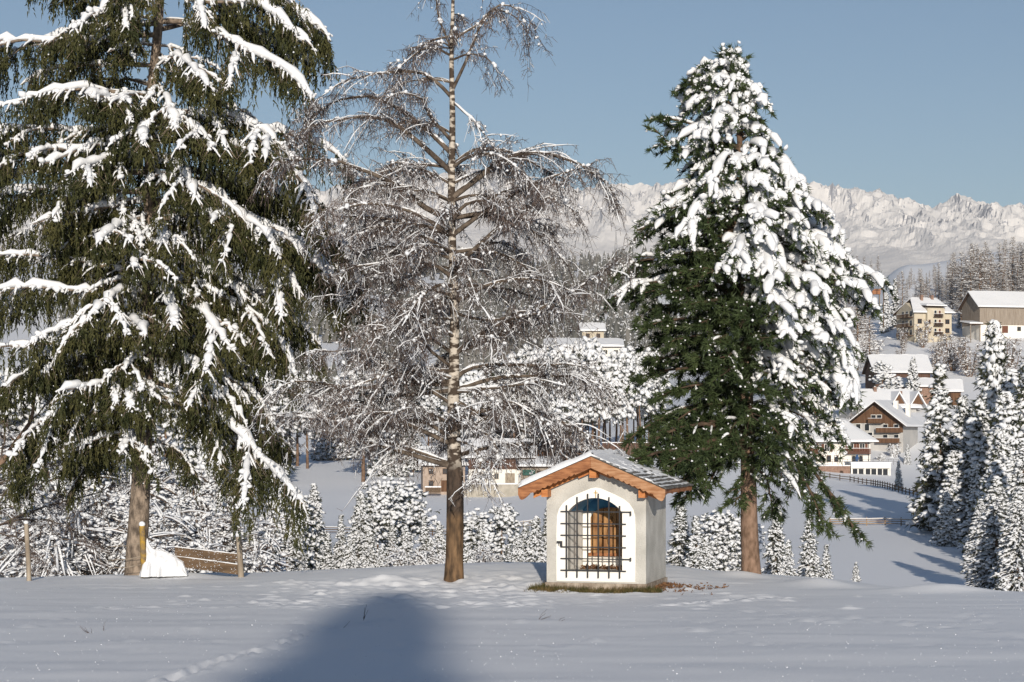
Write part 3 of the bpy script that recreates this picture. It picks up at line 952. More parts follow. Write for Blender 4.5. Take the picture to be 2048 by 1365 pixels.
def hero_spruce():
    r = np.random.default_rng(21)
    Y = 44.0
    b = P(272, 1152, Y)
    root = thing('spruce_tree', 'tall drooping spruce with hanging dark twigs and thick snow on its limbs', 'tree', tuple(b))
    tp = np.array([P(x, y, Y) for x, y in ((272, 1175), (274, 1100), (280, 1000), (288, 850), (294, 700), (300, 500), (300, 300), (302, 200), (316, 60), (322, -60), (330, -320))])
    path, L = resample(tp, 30)
    z = path[:, 2] - b[2]
    rad = np.interp(z, [-.3, .2, 1.5, 5, 9, 12, 17], [.30, .255, .225, .165, .125, .105, .05])
    MB().add(*tubes(path[None], rad[None], 14)).build('trunk', M['spruce_bark'], root, True, b)
    # snow caught on the trunk's flank
    tz = lambda py: path[np.argmin(np.abs(path[:, 2] - P(0, py, Y)[2]))]
    L_ = [
        ([(320, -12), (370, -8), (415, 5), (510, 7), (548, 33), (590, 62), (622, 93)], -1.0, 1.25), ([(322, -45), (430, -30), (538, 0), (598, 25), (633, 46), (661, 82)], .5, 1.2),
        ([(317, 44), (366, 44), (422, 63), (468, 84), (510, 109), (563, 134), (591, 162), (629, 192)], -1.5, 1.25), ([(317, 60), (430, 40), (552, 77), (587, 128), (588, 150)], 1.5, .9),
        ([(313, 130), (352, 114), (387, 137), (415, 172)], -2.0, 1.0), ([(308, 228), (401, 225), (457, 232), (510, 253), (548, 281), (591, 322)], -1.2, 1.2),
        ([(306, 245), (430, 240), (545, 260), (615, 281), (689, 318), (705, 345)], 1.0, 1.0), ([(302, 318), (327, 313), (362, 334), (380, 372), (392, 400)], -2.0, 1.1),
        ([(312, 48), (211, 53), (140, 66), (60, 95)], .6, .8), ([(310, 70), (220, 76), (134, 84), (0, 82), (-60, 95)], -.5, .9),
        ([(303, 192), (218, 183), (169, 176), (63, 193), (0, 214)], -1.0, .9), ([(302, 266), (229, 264), (81, 258), (-20, 264), (-70, 280)], 0, .7),
        ([(300, 233), (271, 222), (210, 195), (165, 189)], -2.0, 1.0), ([(301, 238), (294, 236), (288, 256), (286, 282)], -2.2, 1.2), ([(303, 131), (229, 130), (151, 132), (95, 145), (40, 170)], .3, .6),
        ([(300, 312), (140, 303), (0, 308), (-60, 322)], -.5, .9), ([(300, 300), (220, 318), (165, 333), (125, 352)], -2.0, .9), ([(300, 346), (120, 343), (0, 350), (-60, 368)], -.3, 1.0),
        ([(300, 386), (77, 378), (0, 388), (-60, 410)], -.6, 1.0), ([(296, 592), (226, 587), (129, 579), (58, 574), (-40, 584)], -.8, 1.3), ([(299, 546), (206, 533), (113, 514), (0, 509), (-50, 520)], 0, .7),
        ([(299, 556), (322, 558), (342, 607), (353, 650)], -2.2, 1.2), ([(299, 562), (239, 585), (210, 607), (175, 642)], -2.0, 1.1), ([(298, 590), (358, 595), (387, 614), (419, 640), (465, 700)], -1.8, 1.3),
        ([(297, 620), (380, 640), (445, 646), (503, 652), (531, 700)], -.5, 1.1), ([(297, 625), (268, 640), (280, 655), (294, 672)], -2.1, 1.1),
        ([(296, 690), (348, 703), (387, 730), (413, 750), (442, 797)], -1.6, 1.2), ([(296, 695), (350, 705), (400, 760), (440, 830), (490, 878), (535, 930), (575, 970), (606, 1006)], -2.2, 1.15),
        ([(294, 735), (268, 738), (219, 762), (180, 772), (113, 784)], -2.0, 1.2), ([(295, 752), (282, 768), (258, 790), (262, 812)], -1.8, 1.1),
        ([(296, 648), (200, 650), (106, 660), (55, 692)], -1.5, 1.0), ([(296, 682), (180, 680), (80, 690), (-20, 697)], -.4, .9), ([(295, 720), (150, 720), (40, 750), (-30, 805)], .4, .7),
        ([(291, 800), (200, 810), (110, 850), (70, 905)], -.5, .6), ([(290, 850), (258, 872), (240, 910)], -1.6, .8), ([(289, 880), (355, 900), (388, 955)], .6, .5),
        ([(291, 800), (420, 830), (525, 850), (560, 890)], 1.0, .6), ([(303, 330), (480, 360), (600, 410), (688, 492)], .8, 1.1), ([(301, 400), (480, 430), (580, 480), (664, 562)], 0, 1.1),
        ([(300, 450), (430, 470), (540, 520), (606, 592)], -1.0, 1.1), ([(300, 500), (420, 540), (500, 602)], -.6, 1.0), ([(300, 440), (430, 430), (516, 450), (562, 512)], -2.0, 1.1),
        ([(300, 430), (240, 450), (190, 490)], -2.1, 1.0), ([(300, 440), (320, 450), (330, 490)], -2.0, 1.0), ([(300, 480), (200, 470), (100, 460), (20, 470)], .6, .7),
        ([(299, 520), (220, 500), (150, 520)], 1.6, .5), ([(300, 350), (420, 345), (520, 380)], 2.0, .6), ([(302, 170), (240, 160), (180, 190)], 1.8, .5), ([(308, 100), (400, 180), (470, 230)], 1.8, .6),
        ([(300, 520), (450, 560), (580, 620), (648, 705)], .9, .8), ([(300, 560), (460, 600), (560, 680), (598, 765)], -.9, .7), ([(302, 360), (500, 370), (630, 420), (702, 525)], 1.4, .8),
        ([(300, 420), (520, 450), (640, 520), (690, 605)], -.5, .9), ([(296, 700), (420, 740), (520, 800), (556, 885)], .3, .8), ([(304, 280), (460, 290), (590, 350), (650, 430)], -1.6, .9),
        ([(290, 760), (180, 790), (80, 850), (30, 925)], -.2, .6), ([(288, 820), (190, 870), (135, 935)], .8, .5), ([(292, 780), (400, 830), (450, 900), (460, 960)], -.6, .6),
        ([(295, 650), (400, 690), (480, 760)], 1.6, .6), ([(296, 640), (200, 700), (120, 780)], 1.7, .5), ([(312, 20), (250, 8), (195, 22), (150, 60)], -1.6, 1.0), ([(315, -20), (200, -30), (110, -5)], 0, .9),
        ([(292, 760), (400, 800), (470, 900), (480, 960)], .5, .6), ([(318, -60), (420, -70), (520, -40), (600, 0)], -.8, .8), ([(318, -70), (180, -80), (60, -40)], -.4, .8), ([(320, -90), (300, -60), (290, 0)], -1.8, .9),
        ([(305, 150), (330, 190), (345, 230), (350, 262)], -1.9, .9), ([(303, 260), (360, 250), (400, 262), (425, 300)], -1.9, .9), ([(301, 370), (420, 385), (480, 430), (520, 500)], -1.5, 1.0),
        ([(299, 600), (430, 590), (560, 620), (640, 690)], .6, .8), ([(293, 780), (230, 850), (190, 930)], .9, .35), ([(300, 270), (190, 290), (80, 330)], -1.2, .9), ([(300, 400), (180, 420), (60, 450)], -1.2, .9),
    ]
    for pxs, dy, s in L_:
        p_, l_ = limb_path(pxs, Y, dy, 14, r)
        spruce_limb(root, b, p_, l_, s, r, 1.15)
    # limbs on the far side fill the crown
    for k in range(38):
        py = r.uniform(30, 860)
        st = tz(py)
        a = r.uniform(.15, 1) * math.pi if k < 14 else r.uniform(-1, 0) * math.pi
        l = r.uniform(1.6, 3.2) if k < 14 else r.uniform(.7, 2.2)
        q = np.array([st + np.array([math.cos(a) * l * f, math.sin(a) * l * f, .05 * l * f - .30 * l * f ** 2]) for f in np.linspace(0, 1, 5)])
        p_, l_ = resample(q, 14)
        spruce_limb(root, b, p_, l_, .5 if k < 14 else r.uniform(.3, 1.1), r, .7 if k < 14 else 1.0)


hero_spruce()


# ---- birch
def birch_bark():
    m = bpy.data.materials.new('birch_bark')
    m.use_nodes = True
    t = m.node_tree
    bs = t.nodes['Principled BSDF']
    bs.inputs['Roughness'].default_value = .85
    bs.inputs['Specular IOR Level'].default_value = .15
    tc = t.nodes.new('ShaderNodeTexCoord')

    def nz(scale, st, det=4):
        mp = t.nodes.new('ShaderNodeMapping')
        mp.inputs['Scale'].default_value = st
        t.links.new(tc.outputs['Object'], mp.inputs[0])
        q = t.nodes.new('ShaderNodeTexNoise')
        q.inputs['Scale'].default_value = scale
        q.inputs['Detail'].default_value = det
        t.links.new(mp.outputs[0], q.inputs['Vector'])
        return q.outputs[0]

    def ramp(src, p0, p1, c0, c1):
        cr = t.nodes.new('ShaderNodeValToRGB')
        cr.color_ramp.elements[0].position, cr.color_ramp.elements[1].position = p0, p1
        cr.color_ramp.elements[0].color, cr.color_ramp.elements[1].color = (*c0, 1), (*c1, 1)
        t.links.new(src, cr.inputs[0])
        return cr.outputs[0]

    def mix(f, a, b_):
        mx = t.nodes.new('ShaderNodeMix')
        mx.data_type = 'RGBA'
        t.links.new(f, mx.inputs[0])
        t.links.new(a, mx.inputs[6])
        t.links.new(b_, mx.inputs[7])
        return mx.outputs[2]
    white = ramp(nz(5, (1, 1, 2.2)), .47, .58, (.06, .045, .035), (.50, .455, .40))
    brown = ramp(nz(9, (1, 1, .3), 6), .36, .68, (.055, .037, .024), (.20, .125, .07))
    dark = ramp(nz(9, (1, 1, .4), 6), .35, .7, (.018, .015, .013), (.09, .065, .05))
    sep = t.nodes.new('ShaderNodeSeparateXYZ')
    t.links.new(tc.outputs['Object'], sep.inputs[0])
    ad = t.nodes.new('ShaderNodeMath')
    ad.operation = 'MULTIPLY_ADD'
    t.links.new(nz(2.2, (1, 1, .6)), ad.inputs[0])
    ad.inputs[1].default_value = .9
    t.links.new(sep.outputs[2], ad.inputs[2])

    def step(a, b_):
        mr = t.nodes.new('ShaderNodeMapRange')
        mr.inputs[1].default_value, mr.inputs[2].default_value = a, b_
        t.links.new(ad.outputs[0], mr.inputs[0])
        return mr.outputs[0]
    c = mix(step(1.55, 1.85), brown, dark)
    c = mix(step(2.55, 2.95), c, white)
    t.links.new(c, bs.inputs['Base Color'])
    bp = t.nodes.new('ShaderNodeBump')
    bp.inputs['Distance'].default_value = .03
    bp.inputs['Strength'].default_value = .7
    t.links.new(nz(16, (1, 1, .35), 5), bp.inputs['Height'])
    t.links.new(bp.outputs[0], bs.inputs['Normal'])
    return m


M['birch_bark'] = birch_bark()


def birch_limb(root, base, path, L, snow=1.0, r=rng, r0=None, dense=1.0):
    bark, tw, sn = MB(), MB(), MB()
    n = len(path)
    tt = np.linspace(0, 1, n)
    r0 = r0 or ((.010 + .0125 * L) if dense > .7 else (.007 + .009 * L))
    rad = r0 * (1 - tt) ** .8 + .004
    bark.add(*tubes(path[None], rad[None], 6))
    # side branches
    K = max(6, int(L / .088 * dense))
    t = np.sort(r.uniform(.18, 1, K))
    p0, tg = along(path, t)
    side = norm(np.cross(tg, [0, 0, 1.0])) * np.where(r.random(K) < .5, 1, -1)[:, None]
    d = norm(tg * r.uniform(.5, 1.2, (K, 1)) + side * r.uniform(.2, .9, (K, 1)) + np.array([0, 0, 1]) * r.uniform(-.6, .7, (K, 1)))
    l = r.uniform(.3, 1.2, K) * (1.1 - .5 * t) * min(1.25, .5 + .3 * L)
    s = np.linspace(0, 1, 6)
    bp = p0[:, None] + d[:, None] * (l[:, None] * s)[..., None] + DOWN * (l[:, None] * r.uniform(.1, .7, (K, 1)) * s ** 2)[..., None]
    bp[:, 1:] += r.normal(0, .012, (K, 5, 3))
    tw.add(*tubes(bp[:, [0, 2, 3, 5]], .0065 * (1 - s[[0, 2, 3, 5]] * .6)[None] * np.ones((K, 1)), 3))
    # hanging twigs
    m = 15
    q = []
    for k in range(m):
        f = r.uniform(.1, 1.0, K)
        i = np.minimum((f * 5).astype(int), 4)
        g = (f * 5 - i)[:, None]
        q.append(bp[np.arange(K), i] * (1 - g) + bp[np.arange(K), i + 1] * g)
    pl_, _ = along(path, r.uniform(.25, 1, K * 3))
    q = np.concatenate(q + [pl_])
    N = len(q)
    hl = r.uniform(.08, .36, N)
    dd = norm(r.normal(0, .8, (N, 3)) + np.array([0, 0, -.05]))
    s4 = np.array([0, .45, 1.0])
    hp = q[:, None] + dd[:, None] * (hl[:, None] * .55 * s4)[..., None] + DOWN * (hl[:, None] * r.uniform(.2, .85, (N, 1)) * s4 ** 1.5)[..., None]
    hp[:, 1:] += r.normal(0, .012, (N, 2, 3))
    tw.add(*ribbons(hp, .0042 * (1 - s4 * .45)[None] * np.ones((N, 1)), r))
    # forks
    N2 = int(N * .8)
    idx = r.integers(0, N, N2)
    st = hp[idx, 1] * .6 + hp[idx, 2] * .4
    d2 = norm(r.normal(0, .6, (N2, 3)) + np.array([0, 0, -.6]))
    s3 = np.array([0, 1.0])
    fp = st[:, None] + d2[:, None] * (r.uniform(.06, .18, N2)[:, None] * s3)[..., None]
    tw.add(*ribbons(fp, .0036 * (1 - s3 * .4)[None] * np.ones((N2, 1)), r))
    if snow > 0:
        a, e = .03, 1.0
        sp, _ = along(path, np.linspace(a, e, 18))
        g = np.clip(.45 + 1.15 * vnoise(np.linspace(0, L * 2.2, 18) + r.random() * 200, 1.5), 0, 1.2)
        rr = np.maximum((.013 + r0 * .62) * (1 - .35 * np.linspace(0, 1, 18)) * g * snow ** .7, .001)
        rr[[0, -1]] *= .1
        up = np.interp(np.linspace(a, e, 18), tt, rad)
        sp = sp + np.array([0, 0, 1]) * (up * .9)[:, None]
        sn.add(*tubes(sp[None], rr[None], 6, rr[None] * .9))
        # clots on the side branches
        kk = np.where(r.random(K) < .30 * snow)[0]
        if len(kk):
            pr = np.array([.3, 1, .8, .9, .6, .05])
            rr = r.uniform(.007, .019, len(kk))[:, None] * pr * r.uniform(.5, 1.3, (len(kk), 6))
            sn.add(*tubes(bp[kk] + np.array([0, 0, 1]) * (rr * .7)[..., None], rr, 5))
        # thin sleeves of snow along the twigs, and small clots
        kk = np.where(r.random(N) < .23 * snow)[0]
        rr = r.uniform(.004, .0125, len(kk))[:, None] * np.array([.9, .55])
        sn.add(*tubes(hp[kk][:, [0, 2]] + np.array([0, 0, .7]) * rr[..., None], rr, 3))
        nf = int(N * .30 * snow)
        idx = r.integers(0, N, nf)
        f = r.uniform(0, 1, nf)
        c = hp[idx, 0] * (1 - f)[:, None] + hp[idx, 2] * f[:, None] + [0, 0, .006]
        sc_ = r.lognormal(-4.35, .5, nf)
        sn.add(*blobs(c, np.column_stack([sc_ * 1.2, sc_, sc_ * r.uniform(.6, 1.6, nf)]), OCT, .8, .25, r))
        nb2 = int(2 + L * 2.6 * snow)
        c, _ = along(path, r.uniform(.3, 1, nb2))
        sc_ = r.uniform(.02, .05, nb2)
        sn.add(*blobs(c + [0, 0, .02], np.column_stack([sc_ * 1.3, sc_, sc_]), ICO1, .4, .2, r))
    b = bark.build('limb', M['birch_limb'], root, True, base)
    tag(tw.build('twigs', M['birch_twig'], b, False, base), kind='stuff')
    if sn.n:
        tag(sn.build('snow_load', M['snow'], b, True, base), kind='stuff')


def hero_birch():
    r = np.random.default_rng(33)
    Y = 40.0
    b = P(908, 1157, Y)
    root = thing('birch_tree', 'bare drooping birch with brown lower trunk and snow on every twig', 'tree', tuple(b))
    tp = np.array([P(x, y, Y) for x, y in ((907, 1185), (908, 1150), (910, 1050), (910, 960), (907, 850), (908, 740), (909, 600), (904, 480), (903, 380), (905, 240), (903, 120), (906, 0), (908, -140))])
    path, L = resample(tp, 40)
    z = path[:, 2] - b[2]
    rad = np.interp(z, [-.3, 0, .3, 1.9, 2.15, 2.4, 3.4, 5.2, 7.8, 10, 12, 13], [.24, .205, .18, .172, .165, .145, .125, .095, .075, .052, .03, .012])
    MB().add(*tubes(path[None], rad[None], 16)).build('trunk', M['birch_bark'], root, True, b)
    L_ = [
        ([(905, 112), (895, 80), (877, 35), (868, -20), (850, -50)], .3, .3), ([(905, 180), (930, 127), (962, 53), (997, 10), (1035, 20), (1056, 60)], -.5, .5), ([(905, 105), (913, 77), (962, 46), (987, 21), (1032, 35), (1060, 75)], .6, .6),
        ([(905, 120), (940, 108), (975, 118), (1000, 150)], -.6, .5), ([(903, 112), (857, 95), (800, 134), (780, 172)], -.5, .4), ([(903, 72), (850, 88), (807, 123), (790, 150)], .7, .4),
        ([(903, 195), (874, 165), (846, 148), (807, 144), (758, 148), (709, 158), (677, 169), (645, 190), (625, 218)], -.4, 1.3), ([(904, 308), (857, 264), (807, 225), (765, 200), (716, 193), (656, 211), (622, 244)], .5, .8),
        ([(904, 347), (857, 302), (807, 260), (769, 239), (737, 234), (674, 239), (606, 258), (585, 285)], -.7, .8), ([(904, 283), (857, 229), (846, 200), (800, 185), (770, 200)], -1.0, .5), ([(904, 203), (937, 232), (962, 260), (994, 304)], -.7, 1.8),
        ([(904, 396), (962, 352), (1004, 320), (1050, 306), (1096, 309), (1145, 323), (1190, 348), (1226, 382), (1242, 418)], -.5, 1.0), ([(904, 332), (944, 302), (983, 299), (1032, 309), (1085, 338), (1119, 354)], .8, .5),
        ([(904, 442), (930, 411), (980, 397), (1032, 373), (1075, 385)], -.9, .6), ([(906, 536), (942, 505), (979, 471), (1015, 440), (1067, 408), (1110, 397), (1155, 425)], -.6, 1.0), ([(904, 364), (857, 348), (835, 330), (786, 327), (750, 350)], .9, .7),
        ([(905, 442), (850, 415), (807, 380), (769, 359), (716, 338), (674, 323), (575, 322), (530, 345)], -.5, .9), ([(905, 518), (833, 497), (745, 498), (700, 520)], .7, .6), ([(906, 558), (870, 533), (796, 526), (716, 533), (665, 556)], -.8, .7),
        ([(907, 592), (851, 577), (782, 552), (740, 556)], -1.0, .9), ([(909, 625), (943, 636), (998, 640), (1045, 622), (1080, 640)], -1.0, .8), ([(908, 704), (980, 680), (1016, 661), (1060, 632), (1126, 592), (1199, 552), (1230, 528)], -.6, .8),
        ([(908, 738), (862, 702), (833, 661), (815, 643), (788, 596)], -.7, .9), ([(908, 759), (851, 738), (830, 728)], -.9, 1.5), ([(908, 766), (833, 753), (789, 738), (749, 716), (700, 702), (635, 705)], -.7, 1.3),
        ([(908, 769), (796, 768), (745, 775), (694, 775), (595, 762), (540, 790)], .4, 1.1), ([(908, 780), (833, 790), (789, 793), (700, 812), (650, 840)], .8, 1.0), ([(907, 850), (851, 823), (820, 815), (780, 830)], -.9, 1.0),
        ([(907, 891), (840, 859), (796, 841), (745, 826), (686, 812), (615, 792)], -.9, 1.1), ([(908, 931), (833, 903), (767, 881), (730, 845), (698, 798)], -.3, .9), ([(908, 935), (815, 907), (760, 892), (723, 874), (668, 852), (631, 837), (555, 832)], -.8, 1.2),
        ([(908, 782), (961, 764), (1016, 753), (1089, 753), (1163, 757), (1217, 778)], -.4, 1.1), ([(908, 783), (998, 775), (1053, 768), (1082, 760), (1132, 772)], -1.0, 1.3), ([(908, 758), (945, 735), (1000, 730), (1089, 731), (1141, 727), (1192, 742)], .7, 1.0),
        ([(908, 784), (961, 786), (983, 797), (1010, 830)], -1.1, 1.3), ([(908, 857), (943, 852), (990, 826), (1016, 801), (1060, 825), (1102, 852)], -.8, 1.4), ([(908, 842), (980, 818), (1050, 815), (1090, 830), (1130, 845), (1163, 863), (1212, 908)], -.5, 1.2),
        ([(908, 850), (950, 856), (985, 880), (998, 925)], -1.0, 2.2), ([(908, 880), (940, 890), (960, 920), (955, 965)], -1.0, 2.2), ([(908, 800), (960, 830), (1040, 860), (1120, 880), (1170, 930)], .8, 1.0),
    ]
    for pxs, dy, s in L_:
        p_, l_ = limb_path(pxs, Y, dy, 14, r, .012)
        birch_limb(root, b, p_, l_, s * .9, r, None, .62 if pxs[0][1] < 250 else 1.05)
    # limbs towards and away from the viewer, and fillers
    for k in range(58):
        py = r.uniform(300, 900) if k > 8 else r.uniform(20, 300)
        st = path[np.argmin(np.abs(path[:, 2] - P(0, py, Y)[2]))]
        a = r.uniform(0, 2 * math.pi)
        l = (r.uniform(1.6, 3.0) if py > 430 else r.uniform(1.0, 2.2)) * (.6 if py < 300 else 1)
        if abs(math.cos(a)) < .35:
            l *= .8
        rs, sg_ = r.uniform(.1, .75), r.uniform(.2, .75)
        q = np.array([st + np.array([math.cos(a) * l * f, math.sin(a) * l * f * .8, rs * l * f - sg_ * l * f ** 2]) for f in np.linspace(0, 1, 5)])
        p_, l_ = resample(q, 14)
        birch_limb(root, b, p_, l_, .95 if py > 300 else .4, r, None, 1.0 if py > 300 else .6)


hero_birch()


# ---- stone pine
def pine_limb(root, base, path, L, snow=1.0, r=rng, green=1.0):
    bark, leaf, sn = MB(), MB(), MB()
    n = len(path)
    tt = np.linspace(0, 1, n)
    rad = (.014 + .016 * L) * (1 - tt * .85) + .004
    bark.add(*tubes(path[None], rad[None], 6))
    K = max(5, int(L / .105))
    t = np.sort(r.uniform(.12, 1, K))
    p0, tg = along(path, t)
    side = norm(np.cross(tg, [0, 0, 1.0])) * np.where(np.arange(K) % 2 == 0, 1, -1)[:, None]
    d = norm(tg * r.uniform(.45, 1.1, (K, 1)) + side * r.uniform(.3, 1.0, (K, 1)) + np.array([0, 0, 1]) * r.uniform(-.45, .35, (K, 1)))
    l = r.uniform(.25, .62, K) * (1.1 - .45 * t) * min(1.15, .55 + .3 * L)
    sag = (.22 + .26 * snow) * r.uniform(.4, 1.3, (K, 1))
    s = np.linspace(0, 1, 6)
    bp = p0[:, None] + d[:, None] * (l[:, None] * s)[..., None] + DOWN * (l[:, None] * sag * s ** 2)[..., None]
    bark.add(*tubes(bp[:, [0, 2, 5]], .011 * (1 - s[[0, 2, 5]] * .55)[None] * np.ones((K, 1)), 3))
    td = norm(bp[:, 5] - bp[:, 4])
    # needle brushes: rings of needles on the outer part of every side branch, long tuft at its tip
    for k in range(5):
        f = r.uniform(.28, 1.0, K) if k else np.ones(K)
        i = np.minimum((f * 5).astype(int), 4)
        g = (f * 5 - i)[:, None]
        c = bp[np.arange(K), i] * (1 - g) + bp[np.arange(K), i + 1] * g
        for j in range(13 if snow < .5 else 6):
            dd = td * .9 + r.normal(0, .62, (K, 3)) + np.array([0, 0, .10])
            leaf.add(*blades(c + r.normal(0, .012, (K, 3)), dd, r.uniform(.10, .20, K), r.uniform(.018, .034, K), r))
    c, _ = along(path, r.uniform(.75, 1, 26))
    leaf.add(*blades(c, norm(path[-1] - path[-3]) + r.normal(0, .5, (26, 3)), .18, .026, r))
    if snow > 0:
        kk = np.where(r.random(K) < .48 * snow)[0]
        if len(kk):
            ss = np.array([.10, .28, .48, .70, .83, .92])
            x = ss * 5
            i = np.minimum(x.astype(int), 4)
            g = (x - i)[None, :, None]
            fp = bp[kk][:, i] * (1 - g) + bp[kk][:, i + 1] * g
            pr = np.array([.5, .95, 1.05, 1.05, .85, .3])
            rr = r.uniform(.04, .098, len(kk))[:, None] * pr * (.35 + .72 * min(snow, 1.4)) * r.uniform(.72, 1.25, (len(kk), 6))
            fp = fp + np.array([0, 0, 1]) * (rr * .8)[..., None]
            sn.add(*tubes(fp, rr, 6, rr * .85))
        if snow > .3:
            sp, _ = along(path, np.linspace(.3, 1.0, 12))
            g = np.clip(.8 + .5 * vnoise(np.linspace(0, L * 2, 12) + r.random() * 99, 4.5), .2, 1.3)
            rr = .105 * g * snow ** .9 * np.clip(np.minimum(np.linspace(0, 1, 12) * 4, (1 - np.linspace(0, 1, 12)) * 5 + .12), 0, 1)
            sn.add(*tubes((sp + np.array([0, 0, 1]) * (rr * .7 + .02)[:, None])[None], rr[None], 8, rr[None] * .9))
            nl = int(K * 1.2)
            c = bp[r.integers(0, K, nl), r.integers(1, 6, nl)] + r.normal(0, .05, (nl, 3)) + [0, 0, .05]
            z_ = r.uniform(.03, .085, nl) * min(snow, 1.1)
            sn.add(*blobs(c, np.column_stack([z_ * 1.2, z_, z_ * .75]), ICO1, .4, .2, r))
        nf = int(K * (1.2 + 1.6 * min(1, snow)) * (.4 + .6 * min(1, snow)))
        idx = r.integers(0, K, nf)
        c = bp[idx, r.integers(2, 6, nf)] + r.normal(0, .05, (nf, 3))
        sc_ = r.uniform(.012, .034, nf)
        sn.add(*blobs(c, np.column_stack([sc_ * 1.2, sc_, sc_ * .9]), OCT, .5, .2, r))
    b = bark.build('limb', M['pine_limb'], root, True, base)
    leaf.build('needles', M['pine_needles'], b, False, base)
    if sn.n:
        tag(sn.build('snow_load', M['snow'], b, True, base), kind='stuff')


